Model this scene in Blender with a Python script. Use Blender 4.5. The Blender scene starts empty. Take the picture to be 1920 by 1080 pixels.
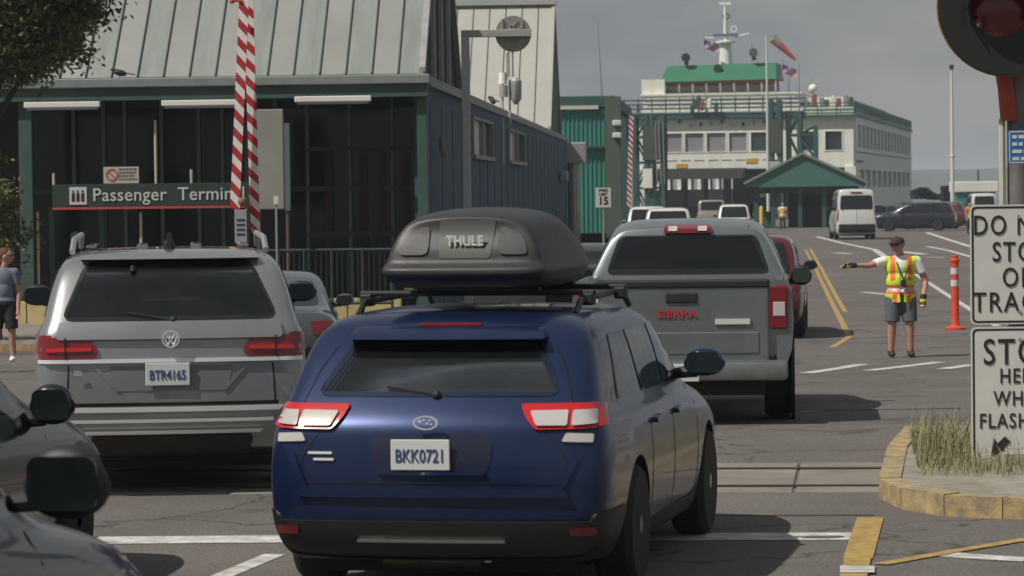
import bpy, bmesh, math, random
from mathutils import Vector, Matrix, Euler
from mathutils.bvhtree import BVHTree
R = math.radians
rnd = random.Random(7)
S = bpy.context.scene
COL = S.collection

# ------------------------------------------------------------------ camera, world, sun, exposure
EYE = 2.13
F = 6200.0
cam = bpy.data.cameras.new('camera'); camo = bpy.data.objects.new('camera', cam); COL.objects.link(camo)
cam.sensor_width = 36; cam.lens = F/1920*36
cam.clip_start = .5; cam.clip_end = 20000
CM = Matrix.Rotation(R(90)-math.atan((540-357)/F), 4, 'X') @ Matrix.Rotation(R(-0.7), 4, 'Z')
CM = Matrix.Translation((0, 0, EYE)) @ CM
camo.matrix_world = CM
cam.dof.use_dof = True; cam.dof.focus_distance = 30; cam.dof.aperture_fstop = 7.5
S.camera = camo

SUN_EL = 52; SUN_FROM = Vector((-0.86, -0.50, 0)).normalized()
w = bpy.data.worlds.new('World'); S.world = w; w.use_nodes = True
nt = w.node_tree; nt.nodes.clear()
out = nt.nodes.new('ShaderNodeOutputWorld'); bg = nt.nodes.new('ShaderNodeBackground')
sky = nt.nodes.new('ShaderNodeTexSky'); sky.sky_type = 'NISHITA'; sky.sun_disc = False
sky.sun_elevation = R(SUN_EL); sky.sun_rotation = math.atan2(SUN_FROM.x, SUN_FROM.y)
sky.air_density = 1.2; sky.dust_density = 2.5
mx = nt.nodes.new('ShaderNodeMix'); mx.data_type = 'RGBA'
tc = nt.nodes.new('ShaderNodeTexCoord'); mp = nt.nodes.new('ShaderNodeMapping'); mp.inputs['Scale'].default_value = (1, 1, 3)
nz = nt.nodes.new('ShaderNodeTexNoise'); nz.inputs['Scale'].default_value = 11; nz.inputs['Detail'].default_value = 5
cr = nt.nodes.new('ShaderNodeValToRGB')
cr.color_ramp.elements[0].position = .40; cr.color_ramp.elements[0].color = (2.05, 2.30, 2.52, 1)
cr.color_ramp.elements[1].position = .62; cr.color_ramp.elements[1].color = (3.25, 3.2, 3.15, 1)
nt.links.new(tc.outputs['Generated'], mp.inputs['Vector']); nt.links.new(mp.outputs[0], nz.inputs['Vector'])
nt.links.new(nz.outputs['Fac'], cr.inputs['Fac'])
mx.inputs['Factor'].default_value = .92
nt.links.new(sky.outputs[0], mx.inputs[6]); nt.links.new(cr.outputs[0], mx.inputs[7])
nt.links.new(mx.outputs[2], bg.inputs['Color']); bg.inputs['Strength'].default_value = .095
nt.links.new(bg.outputs[0], out.inputs['Surface'])
sl = bpy.data.lights.new('sun', 'SUN'); sl.energy = 4.0; sl.angle = R(.6); sl.color = (1, .95, .87)
so = bpy.data.objects.new('sun', sl); COL.objects.link(so)
sdir = Vector((SUN_FROM.x*math.cos(R(SUN_EL)), SUN_FROM.y*math.cos(R(SUN_EL)), math.sin(R(SUN_EL))))
so.rotation_euler = sdir.to_track_quat('Z', 'Y').to_euler()
S.view_settings.view_transform = 'Standard'; S.view_settings.look = 'None'
S.view_settings.exposure = 0; S.view_settings.gamma = 1; S.view_settings.use_curve_mapping = False

# ------------------------------------------------------------------ ground profile and placement helpers
def sst(a, b, x):
    t = min(1, max(0, (x-a)/(b-a))); return t*t*(3-2*t)
def H(Y): return -.40*sst(26, 50, Y) - .22*sst(50, 120, Y)
M3 = CM.to_3x3()
def P(px, py, d):                     # a point of the place from its bearing and its distance
    v = M3 @ Vector(((px-960)/F, (540-py)/F, -1)); return Vector((0, 0, EYE)) + v*(d/v.y)
def G(px, py):                        # the point of the ground in that bearing
    v = M3 @ Vector(((px-960)/F, (540-py)/F, -1)); d = 30
    for _ in range(30): d = (H(d)-EYE)/v.z*v.y
    q = Vector((0, 0, EYE)) + v*(d/v.y); return q
def X(px, d): return P(px, 357, d).x

# ------------------------------------------------------------------ materials
MATS = {}
def pbr(name, col, rough=.6, metal=0, var=0, scale=8, bump=0, bscale=60, coat=0, emis=None, spec=None, stretch=None, col2=None, dirt=0):
    if name in MATS: return MATS[name]
    m = bpy.data.materials.new(name); m.use_nodes = True; n = m.node_tree.nodes; l = m.node_tree.links
    b = n['Principled BSDF']; b.inputs['Base Color'].default_value = (*col, 1); b.inputs['Roughness'].default_value = rough
    b.inputs['Metallic'].default_value = metal
    if coat: b.inputs['Coat Weight'].default_value = coat; b.inputs['Coat Roughness'].default_value = .04
    if spec is not None: b.inputs['Specular IOR Level'].default_value = spec
    if emis: b.inputs['Emission Color'].default_value = (*emis[:3], 1); b.inputs['Emission Strength'].default_value = emis[3]
    if var or bump or dirt:
        t = n.new('ShaderNodeTexCoord'); mm = n.new('ShaderNodeMapping')
        if stretch: mm.inputs['Scale'].default_value = stretch
        l.new(t.outputs['Object'], mm.inputs['Vector'])
    if var:
        z = n.new('ShaderNodeTexNoise'); z.inputs['Scale'].default_value = scale; z.inputs['Detail'].default_value = 6
        z.inputs['Roughness'].default_value = .65
        l.new(mm.outputs[0], z.inputs['Vector'])
        r = n.new('ShaderNodeValToRGB'); r.color_ramp.elements[0].position = .3; r.color_ramp.elements[1].position = .7
        c2 = col2 or tuple(min(1, c*(1+var)) for c in col)
        r.color_ramp.elements[0].color = (*[c*(1-var) for c in col], 1); r.color_ramp.elements[1].color = (*c2, 1)
        l.new(z.outputs['Fac'], r.inputs['Fac']); l.new(r.outputs[0], b.inputs['Base Color'])
        if coat == 0 and metal < .5:
            mr = n.new('ShaderNodeMapRange'); mr.inputs['To Min'].default_value = max(0, rough-.12); mr.inputs['To Max'].default_value = min(1, rough+.12)
            l.new(z.outputs['Fac'], mr.inputs['Value']); l.new(mr.outputs[0], b.inputs['Roughness'])
    if bump:
        z2 = n.new('ShaderNodeTexNoise'); z2.inputs['Scale'].default_value = bscale; z2.inputs['Detail'].default_value = 3
        l.new(mm.outputs[0], z2.inputs['Vector'])
        bp = n.new('ShaderNodeBump'); bp.inputs['Strength'].default_value = bump; bp.inputs['Distance'].default_value = .01
        l.new(z2.outputs['Fac'], bp.inputs['Height']); l.new(bp.outputs[0], b.inputs['Normal'])
    MATS[name] = m; return m
def paint(name, col, metal=.5, rough=.35, coat=1.0): return pbr(name, col, rough, metal, var=.10, scale=3.5, coat=coat, bump=.03, bscale=3, col2=tuple(min(1, c*1.06+.006) for c in col))

asphalt = pbr('asphalt', (.125, .112, .10), .9, var=.28, scale=.7, bump=.5, bscale=90)
def mk_asphalt():
    m = asphalt; n = m.node_tree.nodes; l = m.node_tree.links; b = n['Principled BSDF']
    t = n.new('ShaderNodeTexCoord')
    big = n.new('ShaderNodeTexNoise'); big.inputs['Scale'].default_value = .35; big.inputs['Detail'].default_value = 8; big.inputs['Roughness'].default_value = .7
    fine = n.new('ShaderNodeTexNoise'); fine.inputs['Scale'].default_value = 38; fine.inputs['Detail'].default_value = 4
    mu = n.new('ShaderNodeMix'); mu.data_type = 'RGBA'; mu.blend_type = 'MULTIPLY'; mu.inputs['Factor'].default_value = 1
    r1 = n.new('ShaderNodeValToRGB'); r1.color_ramp.elements[0].position = .32; r1.color_ramp.elements[1].position = .7
    r1.color_ramp.elements[0].color = (.098, .088, .080, 1); r1.color_ramp.elements[1].color = (.158, .143, .128, 1)
    r2 = n.new('ShaderNodeValToRGB'); r2.color_ramp.elements[0].position = .3; r2.color_ramp.elements[1].position = .7
    r2.color_ramp.elements[0].color = (.6, .6, .6, 1); r2.color_ramp.elements[1].color = (1.3, 1.3, 1.3, 1)
    for q in (big, fine): l.new(t.outputs['Object'], q.inputs['Vector'])
    l.new(big.outputs['Fac'], r1.inputs['Fac']); l.new(fine.outputs['Fac'], r2.inputs['Fac'])
    l.new(r1.outputs[0], mu.inputs[6]); l.new(r2.outputs[0], mu.inputs[7])
    # cracks, stains and polished wheel tracks
    vd = n.new('ShaderNodeTexVoronoi'); vd.feature = 'DISTANCE_TO_EDGE'; vd.inputs['Scale'].default_value = .32
    wn = n.new('ShaderNodeTexNoise'); wn.inputs['Scale'].default_value = 1.6; wn.inputs['Detail'].default_value = 5
    vm = n.new('ShaderNodeVectorMath'); vm.operation = 'MULTIPLY_ADD'; vm.inputs[1].default_value = (1.1, 1.1, 1.1)
    l.new(t.outputs['Object'], wn.inputs['Vector']); l.new(wn.outputs['Color'], vm.inputs[0]); l.new(t.outputs['Object'], vm.inputs[2]); l.new(vm.outputs[0], vd.inputs['Vector'])
    rc = n.new('ShaderNodeValToRGB'); rc.color_ramp.elements[0].position = .0; rc.color_ramp.elements[0].color = (.38, .36, .34, 1); rc.color_ramp.elements[1].position = .012; rc.color_ramp.elements[1].color = (1, 1, 1, 1)
    l.new(vd.outputs['Distance'], rc.inputs['Fac'])
    sn = n.new('ShaderNodeTexNoise'); sn.inputs['Scale'].default_value = .9; sn.inputs['Detail'].default_value = 3; sn.inputs['Distortion'].default_value = 1.2; l.new(t.outputs['Object'], sn.inputs['Vector'])
    rs_ = n.new('ShaderNodeValToRGB'); rs_.color_ramp.elements[0].position = .60; rs_.color_ramp.elements[0].color = (1, 1, 1, 1); rs_.color_ramp.elements[1].position = .70; rs_.color_ramp.elements[1].color = (.68, .66, .64, 1)
    l.new(sn.outputs['Fac'], rs_.inputs['Fac'])
    ma = n.new('ShaderNodeMix'); ma.data_type = 'RGBA'; ma.blend_type = 'MULTIPLY'; ma.inputs['Factor'].default_value = 1
    mb_ = n.new('ShaderNodeMix'); mb_.data_type = 'RGBA'; mb_.blend_type = 'MULTIPLY'; mb_.inputs['Factor'].default_value = 1
    l.new(mu.outputs[2], ma.inputs[6]); l.new(rc.outputs[0], ma.inputs[7]); l.new(ma.outputs[2], mb_.inputs[6]); l.new(rs_.outputs[0], mb_.inputs[7]); l.new(mb_.outputs[2], b.inputs['Base Color'])
mk_asphalt()
concrete = pbr('concrete', (.30, .28, .25), .9, var=.2, scale=1.5, bump=.3)
panelc = pbr('crossing_concrete', (.20, .18, .155), .9, var=.25, scale=1.2, bump=.3)
kerbyel = pbr('worn_yellow_paint', (.22, .20, .17), .85, var=.3, scale=9, col2=(.50, .36, .15), bump=.4)
whiteln = pbr('worn_white_paint', (.36, .35, .32), .8, var=.3, scale=7, col2=(.72, .71, .67))
yellowln = pbr('yellow_line_paint', (.28, .20, .08), .8, var=.25, scale=9, col2=(.50, .33, .09))
yellowpale = pbr('pale_yellow_paint', (.52, .43, .2), .8, var=.2, scale=2)
rubber = pbr('rubber', (.018, .018, .018), .85, var=.2, scale=12)
black = pbr('black_plastic', (.016, .016, .017), .55, var=.25, scale=9)
blackgl = pbr('black_gloss', (.01, .01, .011), .2, coat=.3)
boxblk = pbr('roof_box_plastic', (.03, .03, .031), .48, var=.1, scale=20, bump=.08, bscale=300)
chrome = pbr('chrome', (.85, .85, .84), .25, .45)
alu = pbr('aluminium', (.55, .55, .55), .4, .9)
galv = pbr('galvanised', (.36, .36, .35), .5, .4, var=.12, scale=5)
glass = pbr('dark_glass', (.012, .014, .015), .06, 0, coat=0, spec=.6)
glasslite = pbr('grey_glass', (.03, .034, .036), .08, 0, spec=.7)
fglass = pbr('facade_glass', (.008, .016, .013), .10, spec=.32)
winglass = pbr('window_glass', (.03, .045, .055), .08, 0, spec=.9)
redlens = pbr('red_lens', (.17, .006, .010), .15, coat=.8)
redbright = pbr('red_lens_bright', (.5, .012, .015), .2, coat=.6)
clearlens = pbr('clear_lens', (.62, .58, .56), .12, .3, coat=.8)
roofmet = pbr('roof_metal', (.25, .27, .25), .5, .3, var=.12, scale=1.2, stretch=(3, .4, .4))
roofmet2 = pbr('roof_metal_weathered', (.275, .28, .265), .55, .25, var=.08, scale=.5)
roofmet3 = pbr('roof_metal_pale', (.38, .38, .34), .6, .1, var=.06, scale=.6)
greentrim = pbr('green_trim', (.042, .085, .072), .6, var=.15, scale=3)
greydk = pbr('dark_green_frame', (.020, .040, .034), .55, var=.15, scale=3)
greentrimlt = pbr('eave_metal', (.22, .25, .235), .55, .2, var=.12, scale=2)
bluewall = pbr('blue_wall', (.036, .082, .118), .75, var=.12, scale=.8)
tealwall = pbr('teal_siding', (.04, .22, .18), .6, var=.12, scale=.7)
teal2 = pbr('teal_roof', (.05, .15, .125), .6, var=.15, scale=.6)
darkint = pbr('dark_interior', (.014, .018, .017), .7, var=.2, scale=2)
wood = pbr('dark_timber', (.03, .022, .017), .8, var=.3, scale=2)
fwhite = pbr('ferry_white', (.80, .80, .70), .5, var=.14, scale=.9, stretch=(1.6, 1.6, .22), col2=(.84, .84, .75))
fgreen = pbr('ferry_green', (.012, .155, .075), .5, var=.08, scale=.5)
stgreen = pbr('steel_green', (.028, .085, .075), .6, var=.2, scale=1.5)
redp = pbr('red_stripe', (.42, .022, .03), .6, var=.15, scale=8)
whitep = pbr('white_stripe', (.72, .70, .66), .6, var=.08, scale=8)
signw = pbr('sign_white', (.60, .60, .56), .55, var=.06, scale=6)
signk = pbr('sign_black', (.02, .02, .022), .5)
orange = pbr('orange_plastic', (.62, .07, .03), .5, var=.1, scale=6)
skin = pbr('skin', (.46, .24, .17), .6, var=.1, scale=20)

# ------------------------------------------------------------------ mesh helpers
def tag(o, label=None, cat=None, group=None, kind=None):
    if label: o['label'] = label
    if cat: o['category'] = cat
    if group: o['group'] = group
    if kind: o['kind'] = kind
    return o
def empty(name, loc=(0, 0, 0), rz=0, **k):
    o = bpy.data.objects.new(name, None); COL.objects.link(o); o.location = loc; o.rotation_euler = (0, 0, rz); o.empty_display_size = .2
    return tag(o, **k)
def link(name, me, mats, parent=None, **k):
    o = bpy.data.objects.new(name, me); COL.objects.link(o)
    for m in (mats if isinstance(mats, (list, tuple)) else [mats]): me.materials.append(m)
    if parent: o.parent = parent
    return tag(o, **k)
class MB:
    def __init__(s): s.b = bmesh.new()
    def box(s, c, d, rz=0, M=None, bev=0, mi=0):
        T = Matrix.Translation(c) @ Matrix.Rotation(rz, 4, 'Z') @ Matrix.Diagonal((d[0], d[1], d[2], 1))
        if M: T = M @ T
        r = bmesh.ops.create_cube(s.b, size=1, matrix=T)
        fs = {f for v in r['verts'] for f in v.link_faces}
        for f in fs: f.material_index = mi
        if bev:
            es = {e for v in r['verts'] for e in v.link_edges}
            bmesh.ops.bevel(s.b, geom=list(es), offset=bev, segments=2, profile=.5, affect='EDGES', clamp_overlap=True)
        return s
    def b2(s, a, b, bev=0, mi=0):     # box from corner to corner
        a = Vector(a); b = Vector(b); return s.box((a+b)/2, (abs(b.x-a.x), abs(b.y-a.y), abs(b.z-a.z)), bev=bev, mi=mi)
    def tube(s, p, q, r0, r1=None, n=10, mi=0, cap=True):
        p = Vector(p); q = Vector(q); r1 = r0 if r1 is None else r1; L = (q-p).length
        if L < 1e-6: return s
        T = Matrix.Translation((p+q)/2) @ (q-p).to_track_quat('Z', 'Y').to_matrix().to_4x4()
        r = bmesh.ops.create_cone(s.b, cap_ends=cap, segments=n, radius1=r0, radius2=r1, depth=L, matrix=T)
        for f in {f for v in r['verts'] for f in v.link_faces}: f.material_index = mi
        return s
    def path(s, pts, r, n=8, mi=0):
        for a, b in zip(pts, pts[1:]): s.tube(a, b, r, n=n, mi=mi)
        for a in pts[1:-1]: s.ball(a, (r, r, r), 1, mi)
        return s
    def ball(s, c, r, sub=2, mi=0, rot=None):
        if not isinstance(r, (tuple, list)): r = (r, r, r)
        T = Matrix.Translation(c)
        if rot: T = T @ rot
        T = T @ Matrix.Diagonal((*r, 1))
        q = bmesh.ops.create_icosphere(s.b, subdivisions=sub, radius=1, matrix=T)
        for f in {f for v in q['verts'] for f in v.link_faces}: f.material_index = mi
        return s
    def poly(s, pts, mi=0):
        vs = [s.b.verts.new(p) for p in pts]; f = s.b.faces.new(vs); f.material_index = mi; return s
    def prism(s, pts, vec, mi=0):     # polygon swept along a vector
        vec = Vector(vec); a = [s.b.verts.new(Vector(p)) for p in pts]; b = [s.b.verts.new(Vector(p)+vec) for p in pts]
        n = len(pts); fs = [s.b.faces.new(a), s.b.faces.new(b[::-1])]
        for i in range(n): fs.append(s.b.faces.new((a[i], b[i], b[(i+1) % n], a[(i+1) % n])))
        for f in fs: f.material_index = mi
        return s
    def lathe(s, prof, c=(0, 0, 0), axis='Z', n=24, mi=0, ring_=False, caps=(1, 1)):
        rings = []
        for r, z in prof:
            ring = []
            for i in range(n):
                a = 2*math.pi*i/n; x, y = r*math.cos(a), r*math.sin(a)
                v = (x, y, z) if axis == 'Z' else ((z, x, y) if axis == 'X' else (x, z, y))
                ring.append(s.b.verts.new(Vector(v)+Vector(c)))
            rings.append(ring)
        for A, B in zip(rings, rings[1:]+([rings[0]] if ring_ else [])):
            for i in range(n):
                f = s.b.faces.new((A[i], A[(i+1) % n], B[(i+1) % n], B[i])); f.material_index = mi
        for A in (() if ring_ else [g for g, c_ in ((rings[0], caps[0]), (rings[-1], caps[1])) if c_]):
            try: f = s.b.faces.new(A); f.material_index = mi
            except ValueError: pass
        return s
    def mesh(s, smooth=False, ang=35):
        bmesh.ops.recalc_face_normals(s.b, faces=s.b.faces[:])
        me = bpy.data.meshes.new('m'); s.b.to_mesh(me); s.b.free()
        if smooth:
            for p in me.polygons: p.use_smooth = True
            try: me.set_sharp_from_angle(angle=R(ang))
            except Exception: pass
        return me
    def build(s, name, mats, parent=None, smooth=False, loc=None, **k):
        me = s.mesh(smooth); me.name = name; o = link(name, me, mats, parent, **k)
        if loc is not None: o.location = loc
        return o
def evaluated(ob):
    dg = bpy.context.evaluated_depsgraph_get(); me = bpy.data.meshes.new_from_object(ob.evaluated_get(dg)); return me
def text_mesh(txt, size, depth=.006, bold=.0, spacing=1.0, align='CENTER'):
    c = bpy.data.curves.new('t', 'FONT'); c.body = txt; c.size = size; c.extrude = depth/2; c.offset = bold; c.space_character = spacing
    c.align_x = align; c.align_y = 'CENTER'; c.resolution_u = 3
    o = bpy.data.objects.new('t', c); COL.objects.link(o); me = evaluated(o); bpy.data.objects.remove(o); return me
def text(name, txt, size, mat, parent, loc, rz=0, rx=90, bold=0, spacing=1, sx=1, sz=1, depth=.006, align='CENTER'):
    me = text_mesh(txt, size, depth, bold*size, spacing, align)
    o = link(name, me, mat, parent); o.location = loc; o.rotation_euler = (R(rx), 0, rz); o.scale = (sx, sz, 1); return o
def copy_tree(o, loc=None, rz=None, label=None, group=None):
    def cp(a, par):
        c = a.copy(); COL.objects.link(c); c.parent = par
        if par is not None: c.matrix_parent_inverse = a.matrix_parent_inverse.copy()
        for ch in [x for x in ALLCH.get(a.name, [])]: cp(ch, c)
        return c
    c = cp(o, None)
    if loc is not None: c.location = loc
    if rz is not None: c.rotation_euler[2] = rz
    if label: c['label'] = label
    if group: c['group'] = group
    return c
ALLCH = {}
def index_children():
    ALLCH.clear()
    for o in COL.objects:
        if o.parent: ALLCH.setdefault(o.parent.name, []).append(o)

# ------------------------------------------------------------------ conforming panels on vehicle bodies
def rpoly(pts, r=.03, seg=3):
    out = []; n = len(pts)
    for i in range(n):
        p = Vector(pts[i]); a = Vector(pts[i-1]); b = Vector(pts[(i+1) % n])
        da = (a-p); db = (b-p); rr = min(r, da.length*.45, db.length*.45); A = p+da.normalized()*rr; B = p+db.normalized()*rr
        for k in range(seg+1):
            t = k/seg; out.append((A*(1-t)**2+p*2*t*(1-t)+B*t*t)[:])
    return out
AX = {'rear': lambda a, b: (Vector((a, -3, b)), Vector((0, 1, 0))), 'front': lambda a, b: (Vector((a, 12, b)), Vector((0, -1, 0))),
      'right': lambda a, b: (Vector((4, a, b)), Vector((-1, 0, 0))), 'left': lambda a, b: (Vector((-4, a, b)), Vector((1, 0, 0))),
      'top': lambda a, b: (Vector((a, b, 6)), Vector((0, 0, -1)))}
def patch(bvh, pts, axis, name, mat, parent, off=.006, grid=.06, r=.02, smooth=True, **k):
    pts = rpoly(pts, r) if r else pts
    b = bmesh.new(); vs = [b.verts.new((p[0], p[1], 0)) for p in pts]
    try: b.faces.new(vs)
    except ValueError: b.free(); return None
    xs = [p[0] for p in pts]; ys = [p[1] for p in pts]
    for lo, hi, no in ((min(xs), max(xs), (1, 0, 0)), (min(ys), max(ys), (0, 1, 0))):
        n = int((hi-lo)/grid)
        for i in range(1, n+1):
            c = lo+(hi-lo)*i/(n+1); co = (c, 0, 0) if no[0] else (0, c, 0)
            bmesh.ops.bisect_plane(b, geom=b.verts[:]+b.edges[:]+b.faces[:], plane_co=co, plane_no=no)
    bot = []
    for v in b.verts[:]:
        o, d = AX[axis](v.co.x, v.co.y); h = bvh.ray_cast(o, d)[0]
        if h is None: h = bvh.find_nearest(o+d*3.08)[0]
        v.co = h - d*off; bot.append((v, d))
    ext = bmesh.ops.extrude_face_region(b, geom=b.faces[:])
    dd = AX[axis](0, 0)[1]
    for v in [g for g in ext['geom'] if isinstance(g, bmesh.types.BMVert)]: v.co += dd*(off+.012)
    bmesh.ops.recalc_face_normals(b, faces=b.faces[:])
    me = bpy.data.meshes.new(name); b.to_mesh(me); b.free()
    if smooth:
        for p in me.polygons: p.use_smooth = True
        try: me.set_sharp_from_angle(angle=R(40))
        except Exception: pass
    return link(name, me, mat, parent, **k)
def stroke(bvh, pts, axis, name, mat, parent, wd=.008, off=.003, **k):
    L = []; Rr = []
    for i, p in enumerate(pts):
        p = Vector(p[:2]); a = Vector(pts[max(0, i-1)][:2]); c = Vector(pts[min(len(pts)-1, i+1)][:2]); t = (c-a).normalized(); n = Vector((-t.y, t.x))*wd/2
        L.append((p+n)[:]); Rr.append((p-n)[:])
    return patch(bvh, L+Rr[::-1], axis, name, mat, parent, off=off, r=0, grid=.12, **k)

def loft_body(stn, rear_off, front_off, rb=.07, fb=.15, crease=.35, sub=2, wells=None, name='body', mat=None, parent=None, cabin=None):
    """stn: (y, zb, w, zmid, zbelt, wbelt, ztop, wroof); right-side profile points, mirrored; closed by curved end caps"""
    def prof(s):
        y, zb, w, zm, zbe, wb, zt, wr = s
        g = zt-zbe
        return [(w*.88, zb), (w*.975, zb+.13), (w, zm), (w*.985, zbe-.09), (wb, zbe), (wb+(wr-wb)*.82, zbe+g*.80), (wr*.88, zt-.018)], zb, zt
    b = bmesh.new(); rings = []; n = len(stn)
    for i, s in enumerate(stn):
        pr, zb, zt = prof(s); y = s[0]
        def yy(j, fx=1):
            if i == 0: return y+rear_off[j]-rb*(1-fx*fx)
            if i == n-1: return y+front_off[j]+fb*(1-fx*fx)
            return y
        ring = [b.verts.new((0, yy(0, 0), zb)), b.verts.new((pr[0][0]*.55, yy(0, .55), zb))]
        ring += [b.verts.new((x, yy(j), z)) for j, (x, z) in enumerate(pr)]
        ring += [b.verts.new((pr[6][0]*.55, yy(6, .55), zt-.004)), b.verts.new((0, yy(6, 0), zt)), b.verts.new((-pr[6][0]*.55, yy(6, .55), zt-.004))]
        ring += [b.verts.new((-x, yy(j), z)) for j, (x, z) in reversed(list(enumerate(pr)))]
        ring += [b.verts.new((-pr[0][0]*.55, yy(0, .55), zb))]
        rings.append(ring)
    m = len(rings[0])
    for A, B in zip(rings, rings[1:]):
        for i in range(m): b.faces.new((A[i], A[(i+1) % m], B[(i+1) % m], B[i]))
    for e, ring in ((0, rings[0]), (1, rings[-1])):
        s = stn[0 if e == 0 else -1]; off = rear_off if e == 0 else front_off; bul = -rb if e == 0 else fb
        rows = []
        for j in range(7):
            rt = ring[2+j]; lf = ring[18-j]
            if j == 0: rows.append([lf, ring[19], ring[0], ring[1], rt])
            elif j == 6: rows.append([lf, ring[11], ring[10], ring[9], rt])
            else:
                mid = [b.verts.new((rt.co.x*f, s[0]+off[j]+bul*(1-f*f), rt.co.z)) for f in (-.55, 0, .55)]
                rows.append([lf]+mid+[rt])
        for A, B in zip(rows, rows[1:]):
            for i in range(4): b.faces.new((A[i], A[i+1], B[i+1], B[i]))
    bmesh.ops.recalc_face_normals(b, faces=b.faces[:])
    cl = b.edges.layers.float.new('crease_edge')
    for e in b.edges:
        for ring in (rings[0], rings[-1]):
            rs = set(ring)
            if e.verts[0] in rs and e.verts[1] in rs: e[cl] = crease
        for r0 in rings:
            pass
    for A, B in zip(rings, rings[1:]):
        for j in (2, 18, 6, 14):
            e = b.edges.get((A[j], B[j]))
            if e: e[cl] = .45
    me = bpy.data.meshes.new(name); b.to_mesh(me); b.free()
    me.materials.append(mat); o = bpy.data.objects.new(name, me); COL.objects.link(o)
    md = o.modifiers.new('s', 'SUBSURF'); md.levels = sub; md.render_levels = sub
    full_ = evaluated(o); bb = bmesh.new(); bb.from_mesh(full_); bvh = BVHTree.FromBMesh(bb); bb.free()
    cutters = []
    def cut(c):
        cutters.append(c); q = o.modifiers.new('b', 'BOOLEAN'); q.object = c; q.operation = 'DIFFERENCE'; q.solver = 'EXACT'; q.material_mode = 'TRANSFER'
    if wells:
        r, ys, hw = wells
        mb = MB()
        for y in ys:
            for sx in (-1, 1): mb.tube((sx*(hw-.28), y, r-.01), (sx*(hw+.3), y, r-.01), r+.055, n=28)
        cut(mb.build('cut', black))
    if cabin:
        for ax, poly in cabin:
            mb = MB()
            if ax == 'y': mb.prism([(p[0], poly[1], p[1]) for p in poly[0]], (0, poly[2]-poly[1], 0))
            else: mb.prism([(-2, p[0], p[1]) for p in poly], (4, 0, 0))
            cut(mb.build('cut', cabin_m))
    ev = evaluated(o) if cutters else full_
    for c in cutters: bpy.data.objects.remove(c)
    bpy.data.objects.remove(o)
    for p in ev.polygons: p.use_smooth = True
    try: ev.set_sharp_from_angle(angle=R(38))
    except Exception: pass
    ob = link(name, ev, [], parent)
    return ob, bvh
cabin_m = pbr('cabin_trim', (.018, .018, .018), .8)
def mk_tint(name, t, base=.02):
    m = bpy.data.materials.new(name); m.use_nodes = True; n = m.node_tree.nodes; l = m.node_tree.links; n.clear()
    o = n.new('ShaderNodeOutputMaterial'); tr = n.new('ShaderNodeBsdfTransparent'); tr.inputs['Color'].default_value = (t, t*1.03, t*1.02, 1)
    gl = n.new('ShaderNodeBsdfGlossy'); gl.inputs['Roughness'].default_value = .04; gl.inputs['Color'].default_value = (.9, .92, .95, 1)
    df = n.new('ShaderNodeBsdfDiffuse'); df.inputs['Color'].default_value = (.03, .033, .032, 1)
    fr = n.new('ShaderNodeFresnel'); fr.inputs['IOR'].default_value = 1.5; m1 = n.new('ShaderNodeMixShader'); m2 = n.new('ShaderNodeMixShader'); m2.inputs['Fac'].default_value = .2
    l.new(tr.outputs[0], m2.inputs[1]); l.new(df.outputs[0], m2.inputs[2]); l.new(fr.outputs[0], m1.inputs['Fac']); l.new(m2.outputs[0], m1.inputs[1]); l.new(gl.outputs[0], m1.inputs[2]); l.new(m1.outputs[0], o.inputs['Surface']); return m
tint = mk_tint('privacy_glass', .62); tintlite = mk_tint('car_glass', .82)
def seats(root, rows, z, hw):
    for y, xs in rows:
        for x in xs:
            mb = MB(); mb.box((x, y, z-.10), (.46, .14, .36), bev=.05); st_ = mb.build('seat_back', cabin_m, root, smooth=True)
            mb = MB(); mb.box((x, y, z+.20), (.26, .10, .19), bev=.045); mb.tube((x-.06, y, z+.02), (x-.06, y, z+.16), .01, n=6); mb.tube((x+.06, y, z+.02), (x+.06, y, z+.16), .01, n=6); mb.build('headrest', rubber, st_, smooth=True)

WHEEL = {}
def wheel(parent, x, y, r, wd=.22, side=1, rim='alloy'):
    key = (round(r, 3), round(wd, 3), side, rim)
    if key not in WHEEL:
        t = MB(); t.lathe([(r*.62, -wd/2), (r*.9, -wd/2), (r, -wd*.32), (r, wd*.32), (r*.9, wd/2), (r*.62, wd/2)], axis='X', n=28)
        q = MB(); q.lathe([(r*.1, -side*wd*.1), (r*.6, -side*wd*.1), (r*.64, side*wd*.5)], axis='X', n=24, caps=(1, 0))
        for k in range(5):
            a = 2*math.pi*k/5; c, s_ = math.cos(a), math.sin(a)
            q.prism([(side*wd*.46, r*.1*-s_, r*.1*c), (side*wd*.46, r*.1*s_, -r*.1*c), (side*wd*.42, r*(.6*c+.06*s_), r*(.6*s_-.06*c)), (side*wd*.42, r*(.6*c-.06*s_), r*(.6*s_+.06*c))], (-side*.03, 0, 0))
        q.tube((side*wd*.3, 0, 0), (side*wd*.5, 0, 0), r*.14, n=12)
        WHEEL[key] = (t.mesh(True), q.mesh(True))
    tm, rm = WHEEL[key]
    if not tm.materials: tm.materials.append(rubber)
    o = bpy.data.objects.new('wheel', tm); COL.objects.link(o); o.parent = parent
    o.location = (x, y, r)
    if not rm.materials: rm.materials.append(alu if rim == 'alloy' else galv)
    q = bpy.data.objects.new('rim', rm); COL.objects.link(q); q.parent = o
    return o
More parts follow.
